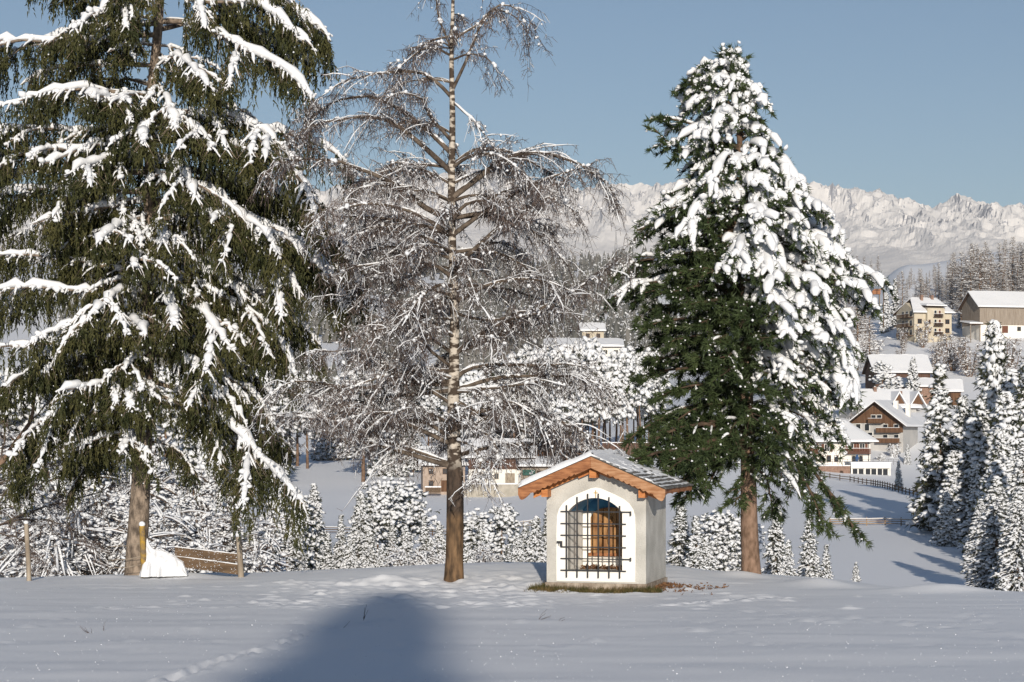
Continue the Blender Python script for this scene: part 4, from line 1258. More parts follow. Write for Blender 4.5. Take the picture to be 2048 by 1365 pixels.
def hero_pine():
    r = np.random.default_rng(45)
    Y = 43.0
    b = P(1502, 1152, Y)
    root = thing('stone_pine', 'stone pine behind the chapel, loaded with rounded snow lobes on its sunny flank', 'tree', tuple(b))
    tp = np.array([P(x, y, Y) for x, y in ((1503, 1175), (1502, 1140), (1498, 1040), (1497, 950), (1493, 800), (1490, 600), (1488, 400), (1475, 240), (1463, 150), (1460, 100))])
    path, L = resample(tp, 34)
    z = path[:, 2] - b[2]
    rad = np.interp(z, [-.3, 0, .3, 2.2, 5, 8, 10.5, 11.4], [.28, .225, .20, .165, .13, .085, .035, .012])
    MB().add(*tubes(path[None], rad[None], 14)).build('trunk', M['pine_bark'], root, True, b)
    LY = [100, 140, 180, 250, 330, 400, 470, 540, 610, 680, 760, 840, 900, 950]
    LX = [1448, 1412, 1385, 1338, 1345, 1305, 1280, 1245, 1240, 1256, 1262, 1268, 1292, 1340]
    RX_ = [1478, 1500, 1525, 1535, 1590, 1650, 1690, 1745, 1735, 1705, 1690, 1668, 1635, 1600]
    at = lambda py: path[np.argmin(np.abs(path[:, 2] - P(0, py, Y)[2]))]

    def limb(py, a, l, rise, sag, snow):
        st = at(py)
        q = np.array([st + np.array([math.cos(a) * l * f, math.sin(a) * l * f, rise * l * f - sag * l * f ** 2]) for f in np.linspace(0, 1, 5)])
        p_, l_ = resample(q, 12)
        pine_limb(root, b, p_, l_, snow, r)

    def snow_at(py, a):
        ca, sa = math.cos(a), math.sin(a)
        leftfront = (ca < .12)
        if py > 560 and leftfront:
            return .16
        if py > 700 and ca < .5:
            return .3
        if py > 740:
            return r.uniform(.45, .8)
        if py > 430 and ca < -.35:
            return .40
        if sa > .4:
            return .7
        return r.uniform(.95, 1.25)
    py = 930
    while py > 112:
        k_ = 9 if py > 560 else (7 if py > 300 else 5)
        a0 = r.uniform(0, 6.28)
        for k in range(k_):
            a = a0 + k * 2 * math.pi / k_ + r.normal(0, .2)
            le = (1492 - np.interp(py, LY, LX)) / F * Y
            re = (np.interp(py, LY, RX_) - 1490) / F * Y
            w = .5 + .5 * math.cos(a)
            l = (re * w + le * (1 - w)) * (r.uniform(.78, 1.02)) * (1 - .12 * abs(math.sin(a)))
            s = snow_at(py, a)
            rise = .28 if s < .5 else .22
            sag = (.30 if s < .5 else .42) + (.12 if py > 800 else 0)
            tipdrop = (rise - sag) * l
            limb(py, a, max(l, .25), rise, sag, s)
        py -= 33 if py > 500 else (30 if py > 250 else 24)
    # limbs that make the outline
    for pxs, dy, s in [
        ([(1480, 300), (1420, 265), (1370, 245), (1318, 235)], -.3, .35), ([(1480, 310), (1400, 300), (1345, 290), (1312, 262)], -.6, .3), ([(1483, 320), (1420, 300), (1370, 268), (1335, 248)], .2, .9),
        ([(1468, 210), (1420, 190), (1385, 170), (1370, 172)], -.4, .3), ([(1466, 190), (1430, 170), (1412, 150), (1412, 135)], -.2, .9), ([(1480, 190), (1500, 175), (1520, 195), (1532, 212)], -.5, 1.3),
        ([(1485, 280), (1510, 262), (1530, 268), (1540, 282)], -.5, 1.3), ([(1488, 350), (1540, 318), (1580, 345), (1602, 378)], -.6, 1.3), ([(1488, 450), (1570, 410), (1640, 425), (1676, 462)], -.6, 1.4),
        ([(1489, 530), (1580, 480), (1660, 490), (1708, 530)], -.5, 1.4), ([(1490, 600), (1600, 545), (1700, 540), (1768, 560)], -.4, 1.3), ([(1490, 600), (1620, 560), (1710, 570), (1748, 605)], -.8, 1.2),
        ([(1491, 640), (1590, 600), (1660, 630), (1690, 690)], -.9, 1.3), ([(1491, 690), (1600, 650), (1680, 690), (1708, 760)], -1.0, 1.5), ([(1492, 720), (1600, 700), (1670, 730), (1702, 800)], -1.1, 1.4),
        ([(1493, 830), (1600, 800), (1660, 830), (1690, 890)], -.6, 1.0), ([(1495, 900), (1590, 900), (1640, 960), (1690, 1030), (1712, 1060)], -.8, .2), ([(1496, 905), (1570, 920), (1620, 980), (1650, 1050)], -1.1, .15),
        ([(1496, 910), (1550, 930), (1580, 960), (1600, 1000)], -1.4, .5), ([(1496, 905), (1440, 900), (1400, 930), (1380, 985)], -1.2, .12), ([(1497, 910), (1450, 920), (1420, 960), (1400, 985)], -.6, .12),
        ([(1496, 890), (1400, 880), (1320, 890), (1270, 915)], -.8, .12), ([(1494, 850), (1380, 830), (1300, 850), (1258, 880)], -.6, .12), ([(1491, 600), (1380, 560), (1280, 570), (1215, 600)], -.5, .7),
        ([(1491, 580), (1380, 530), (1290, 520), (1232, 545)], -.3, .6), ([(1489, 480), (1400, 440), (1330, 440), (1275, 462)], -.5, .5), ([(1489, 470), (1400, 430), (1350, 410), (1305, 430)], -.2, .9),
        ([(1490, 440), (1430, 400), (1390, 420), (1375, 460)], -1.5, 1.1), ([(1490, 530), (1500, 480), (1480, 500), (1440, 540)], -2.0, 1.5), ([(1490, 530), (1510, 480), (1530, 510), (1545, 560)], -1.9, 1.4),
        ([(1489, 350), (1460, 310), (1440, 330), (1430, 360)], -1.3, 1.3), ([(1487, 270), (1460, 235), (1440, 245), (1430, 270)], -1.0, 1.3), ([(1491, 640), (1540, 590), (1560, 620), (1575, 670)], -1.9, 1.4),
        ([(1497, 900), (1440, 890), (1380, 900), (1320, 905), (1268, 918)], -3.6, .10), ([(1497, 880), (1430, 880), (1370, 915), (1330, 940)], -3.0, .10),
        ([(1497, 905), (1440, 915), (1390, 940), (1368, 975)], -2.6, .08), ([(1497, 860), (1400, 850), (1330, 870), (1290, 900)], -2.6, .10), ([(1497, 890), (1400, 900), (1350, 930)], -3.4, .08),
        ([(1497, 935), (1500, 930), (1495, 960), (1470, 1010)], -1.0, .1), ([(1497, 935), (1530, 950), (1540, 990), (1545, 1030)], .6, .2),
    ]:
        p_, l_ = limb_path(pxs, Y, dy, 12, r, .015)
        pine_limb(root, b, p_, l_, s, r)
    # the leading shoots
    for px, py in ((1445, 100), (1460, 96), (1478, 112), (1412, 138), (1486, 150), (1440, 150)):
        q0 = at(py + 60)
        p_, l_ = resample(np.array([q0, (q0 + P(px, py, Y - .1)) / 2 + [0, 0, .03], P(px, py, Y - .15)]), 10)
        pine_limb(root, b, p_, l_, .9, r)


hero_pine()


# ---- the bare broadleaf tree whose boughs reach in from the left edge
def edge_tree():
    r = np.random.default_rng(52)
    Y = 47.0
    b = P(-70, 1150, Y)
    b[2] = gz(b[0], Y)
    root = thing('bare_tree', 'bare broadleaf tree at the left edge, thin dark boughs arching over the thicket', 'tree', tuple(b))
    tp = np.array([P(x, y, Y) for x, y in ((-72, 1180), (-66, 1060), (-40, 980), (0, 930), (35, 880), (62, 840), (70, 780))])
    path, L = resample(tp, 20)
    MB().add(*tubes(path[None], np.linspace(.13, .03, 20)[None], 9)).build('trunk', M['far_trunk'], root, True, b)
    for pxs, dy, s, r0 in [
        ([(-66, 1070), (0, 1050), (50, 1028), (101, 1012), (152, 997), (203, 984), (245, 962)], -.8, .3, .034), ([(-20, 1055), (56, 1038), (101, 1043), (142, 1060), (165, 1073), (205, 1095)], -1.0, .25, .022),
        ([(-60, 1040), (-10, 1065), (30, 1075), (60, 1092), (95, 1130)], -.9, .3, .022), ([(-30, 970), (20, 960), (70, 935), (120, 925), (170, 930)], -.5, .35, .022),
        ([(0, 930), (10, 860), (5, 800), (30, 740)], .2, .35, .022), ([(60, 845), (100, 800), (120, 760), (160, 740)], .3, .3, .016), ([(20, 900), (60, 880), (110, 870), (150, 885)], -.5, .4, .016),
        ([(-66, 1060), (-20, 1000), (30, 985), (80, 990), (120, 1010)], .5, .35, .02), ([(-10, 700), (20, 600), (12, 520), (40, 470)], 1.5, .15, .02),
    ]:
        p_, l_ = limb_path(pxs, Y, dy, 14, r, .02)
        birch_limb(root, b, p_, l_, s, r, r0, .6)


edge_tree()
# ------------------------------------------------------------------ trees of the valley: a few kinds, each one copied as individuals
def arch_conifer(name, h, rad, snow=.8, seed=0, shape=1.0, droop=.25, bare=.06, clump=1.0, dens=1.0, needle='far_needles'):
    """A snowy spruce or fir: whorls of limbs carrying needle tufts with cushions of snow."""
    r = np.random.default_rng(seed)
    tr, lf, sn = MB(), MB(), MB()
    zz = np.linspace(-.6, h * .98, 8)
    tp = np.column_stack([r.normal(0, .02 * h / 10, 8), r.normal(0, .02 * h / 10, 8), zz])
    tr.add(*tubes(tp[None], (.016 * h * (1 - np.clip(zz, 0, h) / h * .93))[None], 7))
    n = int(h * 26 * dens)
    z = h * (bare + (1 - bare) * (r.random(n) ** 1.35))
    f = (z / h - bare) / (1 - bare)
    l = rad * np.clip((1 - f) ** shape * np.minimum(1, f * 6 + .55), .03, 1) * r.uniform(.62, 1.08, n)
    a = r.uniform(0, 2 * np.pi, n)
    o = np.column_stack([np.cos(a), np.sin(a), np.zeros(n)])
    s = np.linspace(.0, 1, 5)
    lp = np.column_stack([np.zeros(n), np.zeros(n), z])[:, None] + o[:, None] * (l[:, None] * s)[..., None]
    lp[..., 2] += l[:, None] * (.10 * s - (droop + .1) * s ** 2) + r.normal(0, .03, (n, 1))
    tr.add(*tubes(lp[:, ::2], np.array([.020, .013, .005])[None] * h / 10 * np.ones((n, 1)), 3))
    for k in range(4):
        t = np.clip((k + 1) / 4 - r.uniform(0, .24, n), .12, 1)
        i = np.minimum((t * 4).astype(int), 3)
        g = (t * 4 - i)[:, None]
        c = lp[np.arange(n), i] * (1 - g) + lp[np.arange(n), i + 1] * g + r.normal(0, .10 * clump, (n, 3)) * [1, 1, .5]
        w = clump * (.20 + .05 * h / 10) * (1.15 - .35 * f)
        for j in range(5):
            lf.add(*blades(c + r.normal(0, .06, (n, 3)), o * .8 + r.normal(0, .65, (n, 3)) + [0, 0, -.45], w * r.uniform(1.0, 1.9, n), w * .42, r))
        m = r.random(n) < snow * (.55 + .5 * t)
        q = w[m] * r.uniform(.5, 1.15, m.sum())
        sn.add(*blobs(c[m] + [0, 0, .05], np.column_stack([q * 1.15, q * .8, q * .62]), ICO1, .38, .26, r))
    m = r.random(n) < snow
    fp = lp[m][:, 1:] + r.normal(0, .03, (m.sum(), 4, 3)) + [0, 0, .06]
    sn.add(*tubes(fp, (r.uniform(.05, .13, m.sum()) * clump * (.6 + h / 25))[:, None] * np.array([.5, .9, 1.0, .3]), 5))
    return (tr.mesh(name + '_trunk', M['far_trunk'], True), lf.mesh(name + '_crown', M[needle]), sn.mesh(name + '_snow', M['snow'], True)), h


def arch_pine(name, h, rad, c0, seed, snow=.85, lean=0.0, fine=1.0):
    """A snow laden pine: bare stem below, rounded masses of tufts above."""
    r = np.random.default_rng(seed)
    tr, lf, sn = MB(), MB(), MB()
    zz = np.linspace(-.6, h * .96, 9)
    tp = np.column_stack([lean * (zz / h) ** 2 + r.normal(0, .02, 9), r.normal(0, .02, 9), zz])
    tr.add(*tubes(tp[None], (.017 * h * (1 - np.clip(zz, 0, h) / h * .85))[None], 7))
    nl = int(26 + h * 2.2)
    z = h * (c0 + (1 - c0) * r.random(nl) ** .9)
    f = (z / h - c0) / (1 - c0)
    prof = np.sin(np.clip(.22 + .78 * f, 0, 1) * np.pi * .96) ** .7
    l = rad * prof * r.uniform(.5, 1.05, nl)
    a = r.uniform(0, 6.28, nl)
    o = np.column_stack([np.cos(a), np.sin(a), r.uniform(-.1, .35, nl)])
    s = np.linspace(0, 1, 5)
    st = np.column_stack([lean * (z / h) ** 2, np.zeros(nl), z])
    lp = st[:, None] + o[:, None] * (l[:, None] * s)[..., None] + DOWN * (l[:, None] * .35 * s ** 2)[..., None]
    tr.add(*tubes(lp[:, ::2], np.array([.028, .018, .008])[None] * h / 10 * np.ones((nl, 1)), 3))
    for k in range(int(11 / fine ** 1.6)):
        t = np.clip(r.uniform(.3, 1.05, nl), .3, 1)
        i = np.minimum((t * 4).astype(int), 3)
        g = (t * 4 - i)[:, None]
        c = lp[np.arange(nl), i] * (1 - g) + lp[np.arange(nl), i + 1] * g + r.normal(0, .17 + .02 * h, (nl, 3)) * [1, 1, .75]
        w = (.30 + .012 * h) * fine
        for j in range(6):
            lf.add(*blades(c + r.normal(0, .05, (nl, 3)), r.normal(0, 1, (nl, 3)) + o * .4 + [0, 0, -.15], w * r.uniform(.7, 1.25, nl), w * .28, r))
        m = r.random(nl) < snow
        q = w * r.uniform(.42, .98, m.sum())
        sn.add(*blobs(c[m] + [0, 0, .07], np.column_stack([q * 1.05, q * .85, q * .65]), ICO1, .4, .26, r))
    return (tr.mesh(name + '_trunk', M['far_trunk'], True), lf.mesh(name + '_crown', M['far_needles']), sn.mesh(name + '_snow', M['snow'], True)), h


def arch_larch(name, h, rad, seed, snow=.30):
    """A bare larch: straight stem, many fine grey-brown limbs lined with snow."""
    r = np.random.default_rng(seed)
    tr, lf, sn = MB(), MB(), MB()
    zz = np.linspace(-.6, h, 7)
    tp = np.column_stack([r.normal(0, .03, 7), r.normal(0, .03, 7), zz])
    tr.add(*tubes(tp[None], (.013 * h * (1 - np.clip(zz, 0, h) / h * .95))[None], 6))
    n = int(h * 9)
    z = h * (.10 + .9 * r.random(n) ** 1.15)
    f = z / h
    l = rad * (1.05 - f) ** .8 * r.uniform(.6, 1.1, n)
    a = r.uniform(0, 6.28, n)
    o = np.column_stack([np.cos(a), np.sin(a), np.zeros(n)])
    s = np.linspace(0, 1, 4)
    lp = np.column_stack([np.zeros(n), np.zeros(n), z])[:, None] + o[:, None] * (l[:, None] * s)[..., None]
    lp[..., 2] += l[:, None] * (-.28 * s + .30 * s ** 2)
    lf.add(*tubes(lp, np.array([.035, .03, .022, .012])[None] * np.ones((n, 1)), 3))
    for k in range(9):
        i = r.integers(0, 3, n)
        g = r.random((n, 1))
        c = lp[np.arange(n), i] * (1 - g) + lp[np.arange(n), i + 1] * g
        lf.add(*blades(c, r.normal(0, .7, (n, 3)) + o * .5 + [0, 0, -.4], r.uniform(.35, .85, n), .055, r))
        m = r.random(n) < snow
        q = r.uniform(.07, .15, m.sum())
        sn.add(*blobs(c[m] + [0, 0, .04], np.column_stack([q * 2.2, q, q * .7]), OCT, .3, .2, r))
    m = r.random(n) < snow + .10
    sn.add(*tubes(lp[m] + [0, 0, .03], np.array([.02, .05, .045, .01])[None] * np.ones((m.sum(), 1)), 4))
    return (tr.mesh(name + '_trunk', M['far_trunk'], True), lf.mesh(name + '_crown', M['larch_twig']), sn.mesh(name + '_snow', M['snow'], True)), h


def arch_bush(name, h, rad, seed, snow=.7, twig='larch_twig', fine=1.0):
    """A leafless bush or small broadleaf tree, twigs sleeved in snow."""
    r = np.random.default_rng(seed)
    tr, lf, sn = MB(), MB(), MB()
    ns = 9
    a = r.uniform(0, 6.28, ns)
    out = r.uniform(.15, .75, ns) * rad
    s = np.linspace(0, 1, 6)
    st = np.zeros((ns, 6, 3))
    st[..., 0] = np.cos(a)[:, None] * (.12 + out[:, None] * s ** .8)
    st[..., 1] = np.sin(a)[:, None] * (.12 + out[:, None] * s ** .8)
    st[..., 2] = -.3 + (h * r.uniform(.7, 1.0, ns))[:, None] * s
    st[:, 1:] += r.normal(0, .06 * h / 4, (ns, 5, 3))
    tr.add(*tubes(st, .012 * h * (1 - s * .75)[None] * np.ones((ns, 1)), 5))
    nb = int((60 + 26 * h) / fine ** 1.1)
    k = r.integers(0, ns, nb)
    t = r.uniform(.15, 1, nb)
    i = np.minimum((t * 5).astype(int), 4)
    g = (t * 5 - i)[:, None]
    c = st[k, i] * (1 - g) + st[k, i + 1] * g
    d = norm(r.normal(0, 1, (nb, 3)) + np.column_stack([np.cos(a[k]), np.sin(a[k]), np.full(nb, .35)]) * .6)
    l = r.uniform(.25, .6, nb) * rad * .8
    s4 = np.linspace(0, 1, 4)
    bp = c[:, None] + d[:, None] * (l[:, None] * s4)[..., None] + DOWN * (l[:, None] * .35 * s4 ** 2)[..., None]
    tr.add(*tubes(bp, .0035 * h * (1 - s4 * .7)[None] * np.ones((nb, 1)), 3))
    for j in range(int(8 / fine ** .7)):
        i = r.integers(0, 3, nb)
        q = bp[np.arange(nb), i] + r.normal(0, .05, (nb, 3))
        if fine == 1 or j % 3 == 0:
            lf.add(*blades(q, r.normal(0, 1, (nb, 3)) + [0, 0, -.1], r.uniform(.25, .6, nb), .02 + .004 * h * fine, r))
        m = r.random(nb) < snow
        if j < 2 and fine < 1:
            rr = r.uniform(.015, .036, m.sum())[:, None] * np.array([.8, 1.0, .8, .25])
            sn.add(*tubes(bp[m] + [0, 0, .03] + r.normal(0, .05 * j, (m.sum(), 1, 3)), rr, 4))
        w = r.lognormal(-2.4 if fine == 1 else -2.45, .42, m.sum()) * (.7 + .06 * h) * fine ** .8
        sn.add(*blobs(q[m] + r.normal(0, .1, (m.sum(), 3)), np.column_stack([w * r.uniform(.8, 2.0, len(w)), w, w * .75]), ICO1 if fine == 1 and h < 6 else OCT, .6, .24, r))
    return (tr.mesh(name + '_trunk', M['far_trunk'], True), lf.mesh(name + '_crown', M[twig]), sn.mesh(name + '_snow', M['snow'], True)), h


KIND = {
    'spruce': [arch_conifer('spruce_a', 10, 2.1, .62, 1, 1.0, .30), arch_conifer('spruce_b', 10, 1.7, .8, 2, .9, .38)],
    'firm': [arch_conifer('fir_a', 10, 2.4, .95, 3, .75, .30, .03, 1.25), arch_conifer('fir_b', 10, 2.0, .95, 4, .62, .28, .03, 1.3)],
    'pine': [arch_pine('pine_a', 8, 1.9, .45, 5), arch_pine('pine_b', 8, 1.6, .55, 6, lean=.5), arch_pine('pine_c', 8, 2.2, .15, 7, .95)],
    'larch': [arch_larch('larch_a', 18, 3.6, 8), arch_larch('larch_b', 18, 3.0, 9, .38)],
    'bush': [arch_bush('bush_a', 4, 2.2, 10, .8), arch_bush('bush_b', 4, 1.8, 11, .6)],
    'bare': [arch_bush('bare_a', 9, 3.6, 12, .28)],
}
KIND.update({
    'nspruce': [arch_conifer('near_spruce_a', 10, 2.3, .80, 21, 1.0, .30, .04, .62, 2.2), arch_conifer('near_spruce_b', 10, 1.9, .9, 22, .9, .38, .04, .6, 2.2)],
    'nfirm': [arch_conifer('near_fir_a', 10, 2.5, .95, 23, .7, .30, .03, .70, 2.0), arch_conifer('near_fir_b', 10, 2.1, .95, 24, .62, .28, .03, .66, 2.1)],
    'npine': [arch_pine('near_pine_a', 8, 1.9, .45, 25, fine=.62), arch_pine('near_pine_b', 8, 1.6, .55, 26, lean=.5, fine=.62), arch_pine('near_pine_c', 8, 2.2, .15, 27, .9, fine=.6)],
    'nbush': [arch_bush('near_bush_a', 4, 2.2, 30, .97, 'birch_limb', .36), arch_bush('near_bush_b', 4, 1.8, 31, .92, 'birch_limb', .36)],
})
NAME = {'spruce': 'snowy_spruce', 'firm': 'snowy_fir', 'pine': 'snowy_pine', 'larch': 'larch_tree', 'bush': 'snowy_bush', 'bare': 'bare_tree'}
for k_ in ('spruce', 'firm', 'pine', 'bush'):
    NAME['n' + k_] = NAME[k_]
CAT = {'bush': 'bush', 'nbush': 'bush'}
tr_ = np.random.default_rng(77)


def tree(kind, v, px, top, Y, label, group=None, base=None, wide=1.0, sink=.1):
    """One tree, its top at photo pixel (px, top), standing at distance Y."""
    if Y < 200 and 'n' + kind in KIND:
        kind = 'n' + kind
    (me, h0) = KIND[kind][v % len(KIND[kind])]
    p = P(px, top, Y)
    z0 = gz(p[0], Y) if base is None else P(px, base, Y)[2]
    h = max(p[2] - z0, .6)
    k = (h + sink) / h0
    root = thing(NAME[kind], label, CAT.get(kind, 'tree'), (p[0], Y, z0 - sink), tr_.uniform(0, 6.28), group)
    w = wide * tr_.uniform(.92, 1.1)
    root.scale = (k * w, k * w, k)
    for n_, m_ in zip(('trunk', 'crown', 'snow_load'), me):
        link(n_, m_, root)
    return root


# thicket behind the fence and spruce, at the left
for px, top, Y, kd, v, w, lb in [
    (30, 985, 54, 'bush', 0, 1.5, 'low snow covered bush behind the leaning fence post, lowest at the far left edge'),
    (95, 960, 56, 'bush', 1, 1.4, 'snow covered bush just right of the leaning fence post'),
    (165, 985, 53, 'bush', 0, 1.4, 'snow covered bush between the leaning post and the spruce trunk'),
    (225, 1000, 55, 'bush', 1, 1.3, 'snow covered bush close on the left of the spruce trunk'),
    (330, 990, 56, 'bush', 0, 1.3, 'snow covered bush right behind the snow heap on the plank fence'),
    (400, 1000, 57, 'bush', 1, 1.3, 'snow covered bush above the planks of the broken fence'),
    (450, 1010, 55, 'bush', 0, 1.2, 'snow covered bush behind the right post of the plank fence'),
    (60, 850, 62, 'bush', 1, 1.2, 'tall twiggy snowy bush above the leaning fence post'),
    (175, 870, 64, 'bush', 0, 1.1, 'tall twiggy snowy bush left of the spruce trunk, second row'),
    (355, 900, 66, 'bush', 1, 1.1, 'tall twiggy snowy bush right of the spruce trunk, second row'),
    (10, 760, 78, 'pine', 2, 1.2, 'broad snowy pine at the far left edge behind the thicket'),
    (120, 790, 80, 'pine', 0, 1.2, 'snowy pine seen through the low left limbs of the spruce'),
    (230, 800, 84, 'pine', 2, 1.1, 'snowy pine directly behind the spruce trunk'),
    (410, 850, 84, 'pine', 1, 1.1, 'snowy pine behind the long snow laden low limb of the spruce'),
]:
    tree(kd, v, px, top, Y * 1.35 + 45, lb, None, None, w)
# young trees along the far side of the knoll, from the fence to the chapel
for px, top, Y, kd, v, w, lb in [
    (505, 1035, 66, 'spruce', 1, 1.1, 'small snowy spruce right of the plank fence post'),
    (548, 1060, 64, 'spruce', 0, 1.1, 'small layered spruce, second right of the plank fence'),
    (575, 985, 84, 'pine', 0, 1.2, 'snowy pine beside the hanging tip of the long spruce limb'),
    (628, 970, 86, 'firm', 1, 1.0, 'rounded snowy fir right of the drooping spruce limb tip'),
    (600, 1070, 62, 'spruce', 1, 1.1, 'low snowy spruce in front of the rounded fir'),
    (655, 1068, 66, 'spruce', 0, 1.1, 'low layered spruce before the gap with blue shadow'),
    (722, 985, 88, 'firm', 0, 1.0, 'tall snowy fir standing midway between spruce and birch'),
    (752, 975, 92, 'pine', 1, 1.0, 'slim leaning pine beside the tall midway fir'),
    (800, 965, 96, 'pine', 0, 1.1, 'thin stemmed pine with high round crown left of the birch'),
    (700, 1080, 62, 'firm', 1, 1.0, 'low round fir at the foot of the tall midway fir'),
    (765, 1090, 61, 'firm', 0, 1.0, 'very low snowy fir under the thin stemmed pine'),
    (812, 1055, 66, 'firm', 1, 1.0, 'small fir right of the thin stemmed pine'),
    (848, 1035, 68, 'spruce', 1, 1.1, 'small snowy spruce a step left of the birch trunk'),
    (878, 1045, 72, 'firm', 0, 1.0, 'small fir half hidden by the left edge of the birch trunk'),
    (946, 1036, 76, 'pine', 1, 1.2, 'little umbrella shaped pine right of the birch trunk'),
    (1003, 1020, 74, 'pine', 2, 1.0, 'snowy pine midway between birch trunk and chapel'),
    (975, 1085, 62, 'bush', 0, 1.0, 'low snowy bush between birch trunk and the midway pine'),
    (1035, 1070, 62, 'firm', 1, 1.0, 'low fir in front of the midway pine near the chapel'),
    (1072, 1035, 68, 'firm', 0, 1.0, 'snowy fir touching the left wall of the chapel'),
    (1096, 1015, 74, 'spruce', 0, 1.0, 'snowy spruce mostly hidden behind the chapel'),
    (1362, 1005, 64, 'spruce', 0, 1.3, 'dense snowy spruce against the right wall of the chapel'),
    (1392, 1035, 62, 'spruce', 1, 1.3, 'lower dense spruce beside the one at the chapel wall'),
    (1440, 1030, 70, 'pine', 0, 1.2, 'little pine with two bare stems left of the stone pine trunk'),
    (1466, 1045, 74, 'pine', 1, 1.1, 'little leaning pine touching the stone pine trunk'),
    (1552, 1000, 68, 'spruce', 0, 1.15, 'clean layered spruce right of the stone pine trunk'),
    (1618, 1030, 66, 'spruce', 1, 1.2, 'spruce with reddish stem under the low right limb of the stone pine'),
    (522, 1082, 60, 'firm', 0, 1.1, 'very low snowy fir touching the right post of the plank fence'),
    (592, 1028, 76, 'spruce', 0, 1.1, 'pointed snowy spruce between the spruce limb tip and the rounded fir'),
    (682, 1032, 78, 'spruce', 1, 1.1, 'slender snowy spruce left of the tall midway fir'),
    (738, 1058, 68, 'firm', 1, 1.1, 'bushy fir right below the slim leaning pine'),
    (784, 1050, 72, 'spruce', 0, 1.1, 'snowy spruce between the slim leaning pine and the thin stemmed pine'),
    (832, 1088, 60, 'bush', 0, 1.2, 'low snowy bush left of the birch trunk'),
    (862, 1078, 62, 'firm', 0, 1.1, 'low snowy fir against the left side of the birch trunk'),
    (936, 1088, 60, 'firm', 1, 1.1, 'low snowy fir against the right side of the birch trunk'),
    (962, 1052, 70, 'spruce', 1, 1.1, 'snowy spruce right of the little umbrella shaped pine'),
    (1018, 1090, 60, 'spruce', 0, 1.2, 'very low snowy spruce under the midway pine before the chapel'),
    (1052, 1048, 72, 'firm', 1, 1.1, 'middling fir between the midway pine and the chapel wall fir'),
    (1412, 1078, 62, 'firm', 0, 1.1, 'low snowy fir right of the dense spruces by the chapel'),
    (1576, 1082, 62, 'firm', 1, 1.0, 'low snowy fir right of the clean layered spruce'),
    (1652, 1092, 60, 'spruce', 1, 1.1, 'low snowy spruce right of the spruce with reddish stem'),
    (1712, 1126, 58, 'firm', 1, .8, 'tiny leaning snowy fir alone at the edge of the knoll'),
]:
    tree(kd, v, px, top, Y if Y < 60 else Y * 1.35 + 45, lb, None, None, w)
# the stand at the right edge
for px, top, Y, kd, v, w, base, lb in [
    (1990, 650, 250, 'firm', 1, .62, None, 'tallest slim snowy fir in the right hand stand'),
    (1880, 735, 245, 'spruce', 0, .85, 1062, 'tall dark spruce at the left front of the right hand stand'),
    (1862, 900, 250, 'spruce', 1, .9, 1064, 'brownish spruce with hanging twigs at the field fence end'),
    (1925, 795, 255, 'firm', 0, .85, None, 'snowy fir second from the left in the right hand stand'),
    (1960, 800, 235, 'firm', 0, .9, None, 'broad snowy fir below the tallest slim one'),
    (1905, 905, 235, 'firm', 1, .9, 1070, 'bushy snowy fir beside the end of the field fence'),
    (2022, 745, 240, 'firm', 1, .8, None, 'snowy fir close right of the tallest slim one'),
    (2060, 720, 230, 'firm', 0, .85, None, 'snowy fir cut by the right edge of the picture, upper'),
    (1950, 925, 215, 'spruce', 1, .9, None, 'snowy spruce in the middle of the right hand stand, showing its stem'),
    (2000, 860, 205, 'firm', 0, .9, None, 'wide snowy fir in the heart of the right hand stand'),
    (2045, 880, 195, 'firm', 1, .9, None, 'snowy fir low at the right edge of the picture'),
    (1992, 955, 168, 'firm', 1, 1.1, None, 'nearest snowy fir of the stand, casting a blue shadow on the field'),
    (2036, 985, 160, 'firm', 0, 1.0, None, 'near snowy fir at the right edge beside the shadow casting one'),
    (1938, 870, 262, 'firm', 1, .9, None, 'snowy fir in the second row of the right hand stand'),
    (1895, 985, 225, 'firm', 0, 1.0, None, 'low bushy snowy fir at the foot of the right hand stand'),
    (1962, 1000, 190, 'firm', 1, 1.0, None, 'low snowy fir left of the shadow casting one'),
    (2012, 790, 222, 'firm', 1, .9, None, 'tall snowy fir over the heart of the right hand stand'),
    (1845, 985, 275, 'bush', 0, 1.0, None, 'small snowy bush at the end of the field fence'),
    (1975, 700, 290, 'spruce', 1, .9, None, 'snowy spruce behind the tallest slim fir'),
    (2045, 820, 270, 'spruce', 0, .9, None, 'spruce at the right edge between two snowy firs'),
]:
    tree(kd, v, px, top, Y, lb, 'snowy stand at the right edge of the field', base, w * 1.32)
